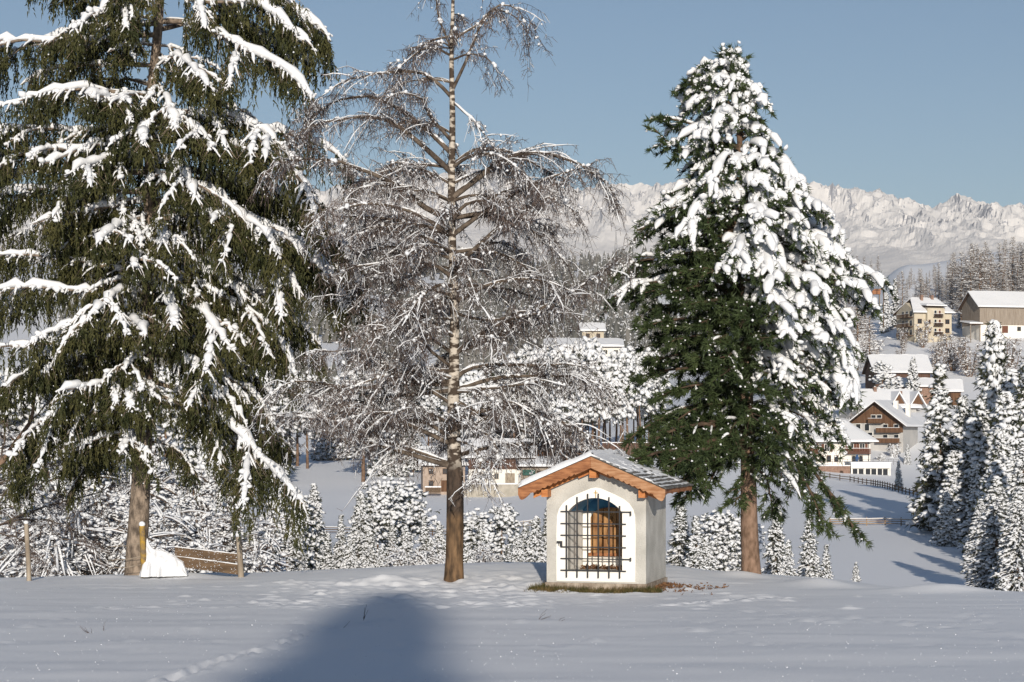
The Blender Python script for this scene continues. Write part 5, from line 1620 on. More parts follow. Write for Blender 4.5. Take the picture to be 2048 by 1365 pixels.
# round the houses
for px, top, Y, kd, v, w, lb in [
    (1765, 728, 500, 'pine', 2, 1.3, 'broad snowy pine in front of the red barn under the yellow house'),
    (1826, 715, 495, 'firm', 0, .9, 'pointed snowy fir in front of the red barn, right of the broad pine'),
    (1797, 922, 345, 'spruce', 1, 1.1, 'single snowy spruce by the dark field fence below the hotel'),
    (1762, 905, 432, 'bush', 0, 1.3, 'snow dusted shrub between hotel and brown chalet'),
    (1790, 885, 437, 'bush', 1, 1.4, 'snow dusted shrub in front of the brown chalet'),
    (1815, 890, 430, 'firm', 1, 1.2, 'small snowy fir beside the brown chalet'),
    (1712, 800, 462, 'bare', 0, .7, 'bare little tree before the grey gabled house'),
    (1845, 640, 608, 'bare', 0, 1.0, 'bare tree before the middle of the yellow house'),
    (1808, 655, 606, 'bare', 0, 1.2, 'bare shrubby tree at the left corner of the yellow house'),
    (1880, 668, 590, 'bare', 0, 1.2, 'bare tree at the right corner of the yellow house'),
    (1740, 668, 612, 'bush', 0, 1.4, 'snowy bush on the slope left of the yellow house'),
    (1905, 665, 560, 'bare', 0, 1.3, 'tall bare tree on the slope below the yellow house'),
    (1870, 690, 545, 'bare', 0, 1.2, 'bare tree just above the red barn roof'),
    (1940, 672, 550, 'bare', 0, 1.3, 'bare tree below the grey wooden barn'),
    (2015, 675, 540, 'bare', 0, 1.3, 'bare tree below the grey barn at the right edge'),
    (1800, 690, 580, 'bare', 0, 1.1, 'bare tree left above the red barn roof'),
    (1932, 610, 640, 'firm', 0, 1.0, 'snowy fir between the yellow house and the grey barn'),
    (1918, 625, 645, 'spruce', 0, 1.1, 'dark spruce at the right wall of the yellow house'),
    (1790, 560, 660, 'spruce', 0, 1.0, 'dark spruce left behind the yellow house'),
    (1772, 585, 655, 'firm', 1, .9, 'snowy fir left of the yellow house'),
]:
    tree(kd, v, px, top, Y, lb, None, None, w)
q = np.random.default_rng(5)
for k in range(125):
    px = 1795 + 270 * ((k * .618) % 1)
    Y = 650 + 120 * q.random() + (30 if px < 1920 else 0)
    top = np.interp(px, [1780, 1820, 1870, 1905, 1940, 2000, 2060], [560, 525, 530, 492, 487, 478, 462]) + q.uniform(0, 75)
    tree('larch', k, px, top, Y, 'bare larch lined with snow in the wood above the yellow house and grey barn', 'larch wood on the hill', None, 1.35)
for k in range(22):
    px = q.uniform(1560, 1752)
    tree('larch', k, px, q.uniform(535, 600), q.uniform(560, 640), 'bare snowy larch on the slope behind the stone pine', 'larches behind the stone pine', None, 1.0)
for k in range(5):
    tree('larch', k, 1700 + 14 * k, q.uniform(508, 525), 900, 'small larch on the snowy ridge under the mountains', 'larches on the ridge', None, 1.2)
# pine wood across the field behind birch and chapel
for k in range(46):
    px = 930 + 385 * ((k * .618 + .1) % 1)
    tree('pine', k % 2, px, np.interp(px, [930, 1100, 1240, 1315], [755, 700, 694, 696]) + q.uniform(-5, 70), q.uniform(405, 470), 'tall snowy pine in the wood across the field behind the chapel roof', 'pine wood across the field', None, .8)
for k in range(44):
    px = -30 + 900 * ((k * .618 + .3) % 1)
    tree(['pine', 'firm', 'spruce'][k % 3], k, px, q.uniform(735, 835), q.uniform(430, 560), 'snowy conifer in the wood across the field seen between spruce and birch', 'conifers across the field', None, 1.1)

# ------------------------------------------------------------------ far wooded hillside that reads as one mass
fr = np.random.default_rng(9)
tk, sk = MB(), MB()
n = 5200
yy = fr.uniform(760, 2250, n)
pp = fr.uniform(120, 1500, n)
keep = (vnoise(pp * .012, yy * .006) > -.35) & (yy > np.interp(pp, [0, 1250, 1300, 1500], [700, 760, 900, 900]))
yy, pp = yy[keep], pp[keep]
xx = (pp - 1024) / F * yy
zz = ground_z(xx, yy)
n = len(xx)
h = fr.uniform(9, 20, n)
a6 = np.arange(6) * math.pi / 3
for (k0, k1, rr, col) in ((0.0, .62, .20, 0), (.40, 1.0, .13, 0)):
    ang = a6[None] + fr.uniform(0, 6, (n, 1))
    w = (h * rr)[:, None] * fr.uniform(.6, 1.3, (n, 6))
    ring = np.stack([xx[:, None] + np.cos(ang) * w, yy[:, None] + np.sin(ang) * w, (zz + h * k0)[:, None] + fr.uniform(0, .12, (n, 6)) * h[:, None]], -1)
    tip = np.stack([xx, yy, zz + h * k1], -1)[:, None]
    V = np.concatenate([ring, tip], 1)
    f = np.array([(i, (i + 1) % 6, 6) for i in range(6)])
    tk.add(V.reshape(-1, 3), (f[None] + (np.arange(n) * 7)[:, None, None]).reshape(-1, 3))
m = 22
idx = np.repeat(np.arange(n), m)
t = fr.random(n * m)
ang = fr.uniform(0, 6.28, n * m)
ro_ = h[idx] * .17 * (1.05 - t) * fr.uniform(.4, 1.05, n * m)
C = np.column_stack([xx[idx] + np.cos(ang) * ro_, yy[idx] + np.sin(ang) * ro_ - .4, zz[idx] + h[idx] * (.08 + .9 * t)])
O = np.column_stack([np.cos(ang), np.sin(ang), np.full(n * m, -.55)]) + fr.normal(0, .35, (n * m, 3))
sk.add(*blades(C, O, h[idx] * fr.uniform(.05, .13, n * m), h[idx] * fr.uniform(.03, .075, n * m), fr))
tk.add(*blades(C[::3] - [0, 0, .4], O[::3] - [0, 0, .3], h[idx][::3] * .13, h[idx][::3] * .06, fr))
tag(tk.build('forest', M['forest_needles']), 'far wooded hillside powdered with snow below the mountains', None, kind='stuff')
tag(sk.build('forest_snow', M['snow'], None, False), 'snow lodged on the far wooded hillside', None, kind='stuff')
# ------------------------------------------------------------------ houses of the village
M['ochre_wall'] = mat('ochre_wall', (.45, .40, .315), .9, .1, (.53, .48, .39), .5, .02, 3)
M['white_wall'] = mat('white_wall', (.70, .68, .64), .9, .1, (.78, .76, .72), .4, .02, 3)
M['grey_wall'] = mat('grey_wall', (.38, .38, .38), .9, .1, (.46, .45, .44), .4, .02, 3)
M['brown_board'] = mat('brown_board', (.085, .045, .027), .8, .15, (.15, .085, .05), 1.2, .02, 5, stretch=(4, 4, .3))
M['grey_board'] = mat('grey_board', (.20, .165, .135), .85, .1, (.31, .27, .23), 1.1, .02, 5, stretch=(5, 5, .25))
M['red_board'] = mat('red_board', (.075, .045, .036), .8, .1, (.145, .088, .068), 1.0, .02, 5, stretch=(4, 4, .3))
M['brick'] = mat('brick', (.19, .12, .095), .9, .1, (.28, .19, .15), 2.0, .03, 6)
M['pink_stone'] = mat('pink_stone', (.31, .245, .20), .9, .1, (.40, .325, .275), 1.2, .03, 4)
M['eave_wood'] = mat('eave_wood', (.055, .035, .025), .8, .1)
M['dark_glass'] = mat('dark_glass', (.018, .022, .028), .12, .5)
M['shutter_brown'] = mat('shutter_brown', (.13, .055, .035), .7, .2)
M['shutter_red'] = mat('shutter_red', (.36, .05, .04), .6, .2)
M['frame_white'] = mat('frame_white', (.74, .73, .70), .6, .3)
M['rail_wood'] = mat('rail_wood', (.24, .165, .105), .85, .1, (.34, .25, .17), 2.0)
M['dark_metal'] = mat('dark_metal', (.05, .05, .055), .5, .4)
M['mast_metal'] = mat('mast_metal', (.20, .21, .23), .5, .4)
M['green_canvas'] = mat('green_canvas', (.03, .09, .075), .7, .2)
M['blue_canvas'] = mat('blue_canvas', (.03, .08, .20), .7, .2)
M['concrete'] = mat('concrete', (.30, .28, .24), .9, .1, (.40, .37, .32), .8)

SNOWT = .45


def house(name, label, cat, px, base, Y, yaw, group=None):
    p = P(px, base, Y)
    return thing(name, label, cat, (p[0], p[1], p[2]), math.radians(yaw), group)


def prism(mb, prof, x0, x1, m=0):
    """Solid with profile in local y-z, running along local x."""
    n = len(prof)
    V = [(x0, y, z) for y, z in prof] + [(x1, y, z) for y, z in prof]
    mb.add(V, [(i, i + n, (i + 1) % n + n, (i + 1) % n) for i in range(n)], m)
    tri = geometry.tessellate_polygon([[Vector((y, z, 0)) for y, z in prof]])
    for a, b, c in tri:
        A, B, C = prof[a], prof[b], prof[c]
        if (B[0] - A[0]) * (C[1] - A[1]) - (B[1] - A[1]) * (C[0] - A[0]) < 0:
            a, c = c, a
        mb.add(V, [(c, b, a), (a + n, b + n, c + n)], m)
    return mb


def body(root, w, d, h, rise, wm, x0=None, y0=None, z0=-4.0, nm='wall'):
    """Walls with gable ends on +-x; ridge along x. Origin at the middle of the front (-y) wall's foot."""
    x0 = -w / 2 if x0 is None else x0
    y0 = 0 if y0 is None else y0
    return prism(MB(), [(y0, z0), (y0 + d, z0), (y0 + d, h), (y0 + d / 2, h + rise), (y0, h)], x0, x0 + w).build(nm, M[wm], root)


def gable_roof(root, w, d, h, rise, ov=.7, ovx=.8, x0=None, y0=0, hip=0.0, snow=SNOWT, under='eave_wood'):
    """Two boarded slopes with a thick, slightly uneven blanket of snow."""
    x0 = -w / 2 if x0 is None else x0
    r_, s_ = MB(), MB()
    k = rise / (d / 2)
    for (mb, t0, t1, e) in ((r_, .02, .20, 0.0), (s_, .205, .205 + snow, .10)):
        for sg in (-1, 1):
            nx, ny = (14, 6) if mb is s_ else (2, 2)
            a = np.linspace(0, 1, ny)
            b = np.linspace(0, 1, nx)
            A, B = np.meshgrid(a, b)
            hw = d / 2 + ov + e
            y = A * hw
            xin = hip * (1 - A)
            x = (x0 - ovx + xin) + (w + 2 * ovx - 2 * xin) * B
            z = h + rise - k * y
            yy = y0 + d / 2 + sg * y
            wob = vnoise(x * .5 + 3 * sg, y * .6 + root.location[0]) * .07 if mb is s_ else 0
            rnd = np.minimum(1, np.minimum((1 - A) * 0 + 1, np.minimum(B, 1 - B) * 8 + .55)) if mb is s_ else 1
            top = np.stack([x, yy, z + t0 + (t1 - t0 + wob) * rnd], -1).reshape(-1, 3)
            bot = np.stack([x, yy, z + t0], -1).reshape(-1, 3)
            i = (np.arange(nx - 1)[:, None] * ny + np.arange(ny - 1)[None]).ravel()
            q = np.stack([i, i + 1, i + ny + 1, i + ny], -1)
            n = len(top)
            rim = np.concatenate([np.arange(ny), np.arange(2, nx + 1) * ny - 1, nx * ny - 2 - np.arange(ny - 1), (np.arange(nx - 2)[::-1] + 1) * ny])
            L = len(rim)
            kk = np.arange(L)
            sd = np.stack([rim[kk], rim[(kk + 1) % L], rim[(kk + 1) % L] + n, rim[kk] + n], -1)
            fq = np.vstack([q[:, ::-1], q + n, sd])
            mb.add(np.vstack([top, bot]), fq if sg > 0 else fq[:, ::-1])
    ro = r_.build('roof', M[under], root)
    s_.build('roof_snow', M['snow'], ro)
    return ro


def win(root, face, a, z, w, h, dims, frame='frame_white', shut=None, arch=False, nm='window', glass='dark_glass'):
    """Window on 'front' (a = local x) or on a gable end 'left'/'right' (a = local y)."""
    wd, dp = dims
    f, g = MB(), MB()

    def bx(mb, a0, a1, z0, z1, out0, out1):
        if face == 'front':
            mb.box(a0, a1, -out1, -out0, z0, z1)
        elif face == 'left':
            mb.box(-wd / 2 - out1, -wd / 2 - out0, a0, a1, z0, z1)
        else:
            mb.box(wd / 2 + out0, wd / 2 + out1, a0, a1, z0, z1)
    bx(f, a - w / 2, a + w / 2, z, z + h, -.05, .03)
    fo = f.build(nm, M[frame], root)
    b_ = .10
    if arch and face == 'front':
        n = 8
        poly = [(a - w / 2 + b_, z + b_), (a + w / 2 - b_, z + b_)] + [(a + (w / 2 - b_) * math.cos(t), z + h - w / 2 + (w / 2 - b_) * math.sin(t)) for t in np.linspace(0, math.pi, n)]
        plate(poly, [], -.06, -.031, mb=g)
    else:
        bx(g, a - w / 2 + b_, a - .035, z + b_, z + h - b_, .031, .06)
        bx(g, a + .035, a + w / 2 - b_, z + b_, z + h - b_, .031, .06)
    tag(g.build('pane', M[glass], fo), kind=None)
    if shut:
        for s in (-1, 1):
            m_ = MB()
            bx(m_, a + s * (w / 2 + .30) - .28, a + s * (w / 2 + .30) + .28, z - .02, z + h + .02, .01, .07)
            m_.build('shutter', M[shut], fo)
    return fo


def balcony(root, face, a, z, w, dep, dims, wm='brown_board', hgt=1.0, gap=True):
    wd, dp = dims
    m_ = MB()

    def bx(mb, a0, a1, z0, z1, o0, o1):
        if face == 'front':
            mb.box(a0, a1, -o1, -o0, z0, z1)
        else:
            mb.box(-wd / 2 - o1, -wd / 2 - o0, a0, a1, z0, z1)
    bx(m_, a - w / 2, a + w / 2, z - .16, z, .005, dep)
    o = m_.build('balcony', M[wm], root)
    if gap:
        for k in range(4):
            m2 = MB()
            bx(m2, a - w / 2, a + w / 2, z + .10 + k * (hgt - .1) / 4, z + .10 + (k + .72) * (hgt - .1) / 4, dep - .06, dep)
            m2.build('board', M[wm], o)
    else:
        m2 = MB()
        bx(m2, a - w / 2, a + w / 2, z + .02, z + hgt, dep - .06, dep)
        m2.build('parapet', M[wm], o)
    m3 = MB()
    bx(m3, a - w / 2 - .02, a + w / 2 + .02, z + hgt + .005, z + hgt + .09, dep - .10, dep + .04)
    m3.build('rail_snow', M['snow'], o)
    return o


def chimney(roof, x, y, z0, z1, s=.6, m_='brick'):
    c = MB().box(x - s / 2, x + s / 2, y - s / 2, y + s / 2, z0, z1).build('chimney', M[m_], roof)
    return c


# yellow house on the slope
H = house('yellow_house', 'tall ochre yellow house with balconies and snowy half hipped roof on the slope', 'house', 1866, 681, 620, 17)
D = (13.0, 11.5)
body(H, *D, 9.0, 0.0 + 2.9, 'ochre_wall')
ro = gable_roof(H, *D, 9.0, 4.0, .9, .9, hip=2.6)
for x, y in ((-1.5, 4.6), (2.5, 5.2)):
    chimney(ro, x, y, 11.0, 14.4, .8)
bay = prism(MB(), [(-1.2, -3), (.3, -3), (.3, 10.4), (-1.2, 9.9)], -2.6, 3.4).build('bay', M['ochre_wall'], H)
MB().box(-3.1, 3.9, -1.7, 4.0, 10.45, 10.62).build('bay_roof', M['eave_wood'], H)
prism(MB(), [(-1.75, 10.63), (5.0, 11.4), (5.0, 11.9), (-1.75, 11.0)], -3.2, 4.0).build('bay_snow', M['snow'], H)
for z in (1.6, 4.4, 7.2):
    x_ = balcony(bay, 'front', .9, z, 3.1, 2.15, (13, 11), 'eave_wood', .95)
    for dx in (-.75, .75):
        f_ = MB().box(.9 + dx - .5, .9 + dx + .5, -1.26, -1.195, z + .1, z + 2.1).build('window', M['frame_white'], bay)
        MB().box(.9 + dx - .38, .9 + dx + .38, -1.29, -1.262, z + .2, z + 2.0).build('pane', M['shutter_brown' if dx > 0 else 'dark_glass'], f_)
    if z < 7:
        f_ = MB().box(-2.2, -1.5, -1.26, -1.195, z + .5, z + 1.9).build('window', M['shutter_brown'], bay)
        MB().box(-2.05, -1.65, -1.285, -1.262, z + .65, z + 1.75).build('pane', M['dark_glass'], f_)
for z in (2.3, 5.1):
    for x in (-4.6, 5.0):
        win(H, 'front', x, z, 1.5, 1.5, D, 'shutter_brown')
win(H, 'front', 1.0, -1.9, 1.4, 1.6, D, 'shutter_brown')
win(H, 'front', -4.6, -1.4, 1.2, 1.0, D, 'shutter_brown')
for z in (1.5, 4.3, 7.2):
    balcony(H, 'left', 4.6, z, 8.0, 1.7, D, 'brown_board', 1.0)
    for y in (2.0, 4.6, 7.2):
        win(H, 'left', y, z + .1, 1.5, 1.9, D)

# grey wooden barn, upper right
H = house('wooden_barn', 'big grey wooden barn with plain snow roof at the right edge of the slope', 'barn', 2030, 664, 620, 14)
D = (24.0, 12.0)
prism(MB(), [(0, 2.0), (12, 2.0), (12, 8.0), (6, 12.4), (0, 8.0)], -12, 12).build('wall', M['grey_board'], H)
MB().box(-11.95, 11.95, .05, 11.95, -4, 1.998).build('stone_base', M['white_wall'], H)
gable_roof(H, *D, 8.0, 4.4, .8, 1.0)
MB().box(-4.4, -2.4, -.05, .1, -.4, 1.8).build('door', M['shutter_brown'], H)
win(H, 'front', -6.8, .2, 1.3, 1.4, D, 'grey_board')
win(H, 'front', 1.4, .2, 1.3, 1.4, D, 'grey_board')
for k in range(11):
    MB().box(-12 + k * 2.4 - .07, -12 + k * 2.4 + .07, -.05, -.004, 2.0, 7.9).build('batten', M['grey_board'], H)
pl_ = prism(MB(), [(-2.5, 1.9), (4, 2.8), (4, 3.1), (-2.5, 2.2)], -16.5, -12.2).build('lean_to_roof', M['eave_wood'], H)
prism(MB(), [(-2.6, 2.21), (4, 3.11), (4, 3.5), (-2.6, 2.6)], -16.7, -12.2).build('lean_to_snow', M['snow'], H)
for x in (-16.2, -13.0):
    MB().box(x - .12, x + .12, -2.2, -1.95, -4, 1.93).build('post', M['grey_board'], H)

# red-brown barn below the yellow house
H = house('red_barn', 'long red brown barn with broad snow roof below the yellow house', 'barn', 1806, 772, 520, 4)
D = (14.5, 11.0)
body(H, *D, 3.8, 4.0, 'red_board')
gable_roof(H, *D, 3.8, 4.0, .8, .8)
for k in range(8):
    MB().box(-7 + k * 2 - .08, -7 + k * 2 + .08, -.06, -.004, -1, 3.7).build('batten', M['brown_board'], H)
H = house('shed', 'low brick shed with pale snow roof in front of the red barn', 'shed', 1836, 790, 500, 0)
body(H, 8.0, 5.0, 2.2, 1.5, 'brick')
gable_roof(H, 8.0, 5.0, 2.2, 1.5, .6, .6)
win(H, 'front', -1.5, .6, 1.0, 1.0, (8, 5))
H = house('field_barn', 'dark barn half hidden by snowy trees right of the red barn', 'barn', 1893, 805, 500, -8)
body(H, 7, 6, 3.0, 2.2, 'brown_board')
gable_roof(H, 7, 6, 3.0, 2.2, .7, .7)
MB().box(-1.2, 1.2, -.08, .05, -.5, 2.4).build('door', M['eave_wood'], H)

# grey gabled house behind the chalet
H = house('grey_house', 'grey house with two small roof gables behind the brown chalet', 'house', 1772, 850, 485, 14)
D = (16.0, 10.0)
body(H, *D, 4.6, 3.2, 'grey_wall')
ro = gable_roof(H, *D, 4.6, 3.6, .9, 1.2)
chimney(ro, -1.0, 4.3, 7.0, 9.3, .75)
chimney(ro, 5.2, 3.0, 6.2, 8.3, .7)
for x in (3.2, 8.2):
    dm = prism(MB(), [(x - 1.7, 5.0), (x + 1.7, 5.0), (x, 7.7)], 0, 5.0)
    dm.v = [np.column_stack([v[:, 1], v[:, 0] - .2, v[:, 2]]) for v in dm.v]
    dm.f = [(f_[:, ::-1], m_) for f_, m_ in dm.f]
    dmo = dm.build('gable_dormer', M['brown_board'], H)
    for sg in (-1, 1):
        V = []
        for y in (-.9, 5.0):
            for (a, t) in ((0, .05), (2.3, .05), (2.3, .5), (0, .55)):
                V.append((x + sg * a, y, 7.7 - a * 1.55 + t))
        fq = [(0, 1, 2, 3), (7, 6, 5, 4), (0, 4, 5, 1), (1, 5, 6, 2), (2, 6, 7, 3), (3, 7, 4, 0)]
        MB().add(V, fq if sg > 0 else [q_[::-1] for q_ in fq]).build('roof_snow', M['snow'], dmo)
for z in (.6, 3.0):
    for y in (2.5, 6.0):
        win(H, 'left', y, z, 1.1, 1.3, D)
    for x in (-5, -2, 1):
        win(H, 'front', x, z, 1.1, 1.3, D)

# brown chalet, gable to the viewer
H = house('chalet', 'brown gabled chalet with stacked wooden balconies and white lower walls', 'house', 1769, 893, 450, 63)
D = (12.0, 12.0)                     # local x runs away from the viewer; the left gable faces the viewer
body(H, *D, 5.2, 4.6, 'grey_wall', y0=-6)  # white walls drawn in grey: their shade is put into the colour
prism(MB(), [(-6.0, 5.2), (6.0, 5.2), (0, 9.72)], -6.14, -5.9).build('gable_boards', M['brown_board'], H)
MB().box(-6.12, -5.9, -5.98, -1.9, 3.1, 5.19).build('upper_boards', M['brown_board'], H)
ro = gable_roof(H, *D, 5.2, 4.6, 1.2, 1.9, y0=-6)
chimney(ro, 1.5, -2.2, 8.0, 10.3, .95, 'white_wall')
chimney(ro, 3.0, -4.6, 6.4, 9.4, .95, 'white_wall')


def ch_box(nm, y0, y1, z0, z1, o0, o1, mm, par=None):
    return MB().box(-6 - o1, -6 - o0, y0, y1, z0, z1).build(nm, M[mm], par or H)


for z, y0, y1 in ((.9, -5.6, -.2), (3.2, -5.6, -.2), (1.4, .3, 5.9), (5.3, -1.6, 1.6)):
    bo = ch_box('balcony', y0, y1, z - .15, z, .15, 1.5, 'brown_board')
    ch_box('parapet', y0, y1, z + .03, z + .95, 1.44, 1.5, 'brown_board', bo)
    ch_box('rail_snow', y0, y1, z + .955, z + 1.03, 1.40, 1.54, 'snow', bo)
for y, z in ((-4.5, 3.3), (-2.0, 3.3), (-4.5, 1.0), (-2.0, 1.0), (1.5, 1.5), (3.6, 1.5), (2.2, 3.4), (4.2, 3.4), (-.6, 5.4), (.7, 5.4), (-3.0, -1.3), (2.4, -1.2)):
    f_ = ch_box('window', y - .6, y + .6, z, z + 1.7, -.05, .16, 'frame_white')
    ch_box('pane', y - .5, y + .5, z + .12, z + 1.6, .161, .19, 'dark_glass', f_)
for y in (-1.3, -3.5, 1.5):
    win(H, 'front', y + 2, 1.2, 1.1, 1.3, D)

# hotel with its tower
H = house('hotel', 'white hotel with broad hipped snow roof, brown balconies and small arched windows', 'hotel', 1668, 928, 420, 3)
D = (15.5, 12.0)
body(H, *D, 5.2, 0.05, 'white_wall')
gable_roof(H, *D, 5.2, 3.4, 1.3, 1.5, hip=5.0)
for x in (1.7, 3.1, 4.0 + 1.9):
    pass
for x, z, w, h, sh in ((3.6, 2.55, 1.2, 1.75, 'shutter_brown'), (6.0, 2.55, 1.2, 1.75, 'shutter_brown'), (-4.6, 2.55, 1.2, 1.75, 'shutter_brown'), (-1.5, 2.55, 1.2, 1.6, 'shutter_brown')):
    win(H, 'front', x, z, w, h, D, 'frame_white', sh)
for x in (-4.1, -2.7, -1.1, .5):
    win(H, 'front', x, .35, .95, 1.45, D, 'brown_board', None, True)
for x in (4.2, 5.7):
    win(H, 'front', x, .35, .95, 1.45, D, 'concrete', None, True)
balcony(H, 'front', 4.8, 2.25, 5.6, 1.3, D, 'shutter_brown', 1.0)
balcony(H, 'front', -5.2, 2.25, 3.6, 1.3, D, 'shutter_brown', 1.0)
MB().box(7.3, 7.45, -.12, -.01, 0, 5.1).build('drainpipe', M['dark_metal'], H)
tw_ = MB().box(-3.6, 1.0, 3.5, 8.1, 5.3, 12.6).build('tower', M['white_wall'], H)
V = [(-4.6, 2.5, 12.61), (2.0, 2.5, 12.61), (2.0, 9.1, 12.61), (-4.6, 9.1, 12.61), (-2.3, 4.9, 15.9), (-.3, 4.9, 15.9), (-.3, 6.9, 15.9), (-2.3, 6.9, 15.9)]
MB().add(V, [(3, 2, 1, 0), (4, 5, 6, 7), (0, 1, 5, 4), (1, 2, 6, 5), (2, 3, 7, 6), (3, 0, 4, 7)]).build('tower_roof', M['snow'], H)
MB().box(-4.4, 1.8, 2.7, 8.9, 12.42, 12.6).build('tower_eave', M['eave_wood'], H)
for dx in (-2.4, -.5):
    f_ = MB().box(dx - .45, dx + .45, 3.43, 3.55, 9.9, 11.2).build('window', M['frame_white'], H)
    MB().box(dx - .33, dx + .33, 3.40, 3.428, 10.0, 11.1).build('pane', M['dark_glass'], f_)
    for s in (-1, 1):
        MB().box(dx + s * .72 - .24, dx + s * .72 + .24, 3.38, 3.49, 9.85, 11.25).build('shutter', M['shutter_red'], f_)

# glazed restaurant pavilion under the terrace
H = house('pavilion', 'low white pavilion with tall glass front beneath the hotel terrace', 'pavilion', 1741, 958, 408, 2)
MB().box(-3.95, 3.95, .05, 6, -2, 2.15).build('wall', M['white_wall'], H)
MB().box(-4.1, 4.1, -.5, 6, 2.152, 3.2).build('fascia', M['white_wall'], H)
MB().box(-4.2, 4.2, -.6, 6, 3.205, 3.45).build('roof_snow', M['snow'], H)
for k, x in enumerate((-3.2, -1.95, -.55, .65, 1.9, 3.05)):
    f_ = MB().box(x - .58, x + .58, -.04, .045, .1, 2.1).build('window', M['frame_white'], H)
    MB().box(x - .49, x + .49, -.065, -.042, .18, 2.02).build('pane', M['dark_glass'], f_)
for k, x in enumerate((-3.95, 3.95, -1.2, 1.25)):
    MB().box(x - .12, x + .12, -.35, -.12, -.6, 2.15).build('column', M['frame_white'], H)
tw2 = thing('terrace_wall', 'brick terrace wall stepping down beside the glazed pavilion', 'wall', tuple(P(1672, 958, 408)), 0)
prism(MB(), [(0, -2), (1.2, -2), (1.2, 2.6), (0, 2.6)], -3.6, 2.9).build('wall', M['brick'], tw2)
MB().box(-3.7, 2.95, -.1, 1.3, 2.605, 2.8).build('coping_snow', M['snow'], tw2)
plate([(.75, -1), (1.5, -1)] + [(1.125 + .375 * math.cos(t), 1.3 + .375 * math.sin(t)) for t in np.linspace(0, math.pi, 8)], [], -.05, -.004).build('arched_door', M['eave_wood'], tw2)
for x0, lab in ((1585, 'dark metal railing along the snowy hotel terrace'),):
    o = thing('terrace_railing', lab, 'railing', tuple(P(1700, 929, 409)), 0)
    for k in range(22):
        x = -11 + k * 1.05
        MB().box(x - .03, x + .03, -.03, .03, -.1, 1.05).build('post', M['dark_metal'], o)
    for z in (1.0, .55):
        MB().box(-11.05, 11.1, -.028, .028, z, z + .05).build('rail', M['dark_metal'], o)
um = thing('patio_umbrella', 'closed blue patio umbrella on the hotel terrace', 'umbrella', tuple(P(1714, 928, 412)), 0)
v, f = tubes([[(0, 0, z) for z in (.5, .8, 1.2, 1.7, 1.95)]], [[.22, .36, .42, .25, .03]], 8)
MB().add(v, f).build('canopy', M['blue_canvas'], um, True)
v, f = tubes([[(0, 0, -.4), (0, 0, .6)]], [[.04, .04]], 6)
MB().add(v, f).build('pole', M['dark_metal'], um)

# farmstead behind birch and chapel
H = house('farmhouse', 'old farmhouse with pinkish stone wall and snow roof seen behind the birch trunk', 'house', 888, 981, 400, 5)
body(H, 8.5, 9, 5.4, 2.8, 'pink_stone')
gable_roof(H, 8.5, 9, 5.4, 2.8, .9, .9)
for x, z in ((-2.6, .8), (-2.6, 3.2), (.2, 3.2), (2.8, 3.2), (2.4, .8)):
    win(H, 'front', x, z, 1.0, 1.2, (8.5, 9), 'brown_board')
MB().box(-.6, .6, -.06, .05, -.3, 2.0).build('door', M['brown_board'], H)
H = house('farm_barn', 'farm barn with white garage wall below dark red boards, left of the chapel roof', 'barn', 1000, 968, 398, 2)
body(H, 12.5, 10, 2.9, 0.02, 'white_wall')
prism(MB(), [(-.15, 2.92), (10, 2.92), (10, 5.6), (5, 8.4), (-.15, 5.6)], -6.3, 6.3).build('upper_boards', M['red_board'], H)
gable_roof(H, 12.5, 10, 5.6, 2.8, 1.0, .8)
for x, mm in ((2.0, 'grey_wood'), (4.6, 'grey_wall')):
    MB().box(x - .95, x + .95, -.07, .05, -.2, 2.1).build('garage_door', M[mm], H)
for x in (-3.2, -.7):
    win(H, 'front', x, .9, .9, 1.2, (12.5, 10), 'grey_wood')
MB().box(-5.6, -4.6, -.06, .05, -.2, 1.9).build('door', M['shutter_brown'], H)
H = house('wood_shed', 'open wooden shed with green awning touching the chapel gable in the view', 'shed', 1080, 966, 396, -4)
body(H, 7.5, 6, 3.4, 1.2, 'grey_board')
gable_roof(H, 7.5, 6, 3.4, 1.2, .8, .7)
MB().box(-3.4, -.9, -.5, -.005, 1.5, 2.6).build('awning', M['green_canvas'], H)
MB().box(-.6, 3.2, -.06, .05, -.3, 2.4).build('opening', M['eave_wood'], H)  # dark panel on the wall stands for the shade inside the open front
H = house('farm_annex', 'long dark boarded hay barn behind the farm with a snow roof edge', 'barn', 1090, 925, 425, 2)
body(H, 18, 8, 3.0, 2.6, 'brown_board')
gable_roof(H, 18, 8, 3.0, 2.6, .9, .8)
o = thing('yard_wall', 'low weathered concrete wall with snow on top before the farm barn', 'wall', tuple(P(985, 982, 392)), math.radians(2))
MB().box(-5.6, 5.6, 0, .35, -2, 1.25).build('wall', M['concrete'], o)
MB().box(-5.7, 5.7, -.06, .42, 1.254, 1.5).build('coping_snow', M['snow'], o)
o = thing('wood_pile', 'dark stacked timber beside the old farmhouse', 'wood pile', tuple(P(866, 986, 393)), 0)
for k in range(5):
    for j in range(2):
        v, f = tubes([[(-1.5 + j * .1, j * .3, .1 + k * .2), (1.5, j * .3 + .05, .1 + k * .2)]], [[.1, .1]], 6)
        MB().add(v, f).build('log', M['dark_plank'], o)
MB().box(-1.6, 1.6, -.1, .5, 1.06, 1.3).build('snow_cap', M['snow'], o)

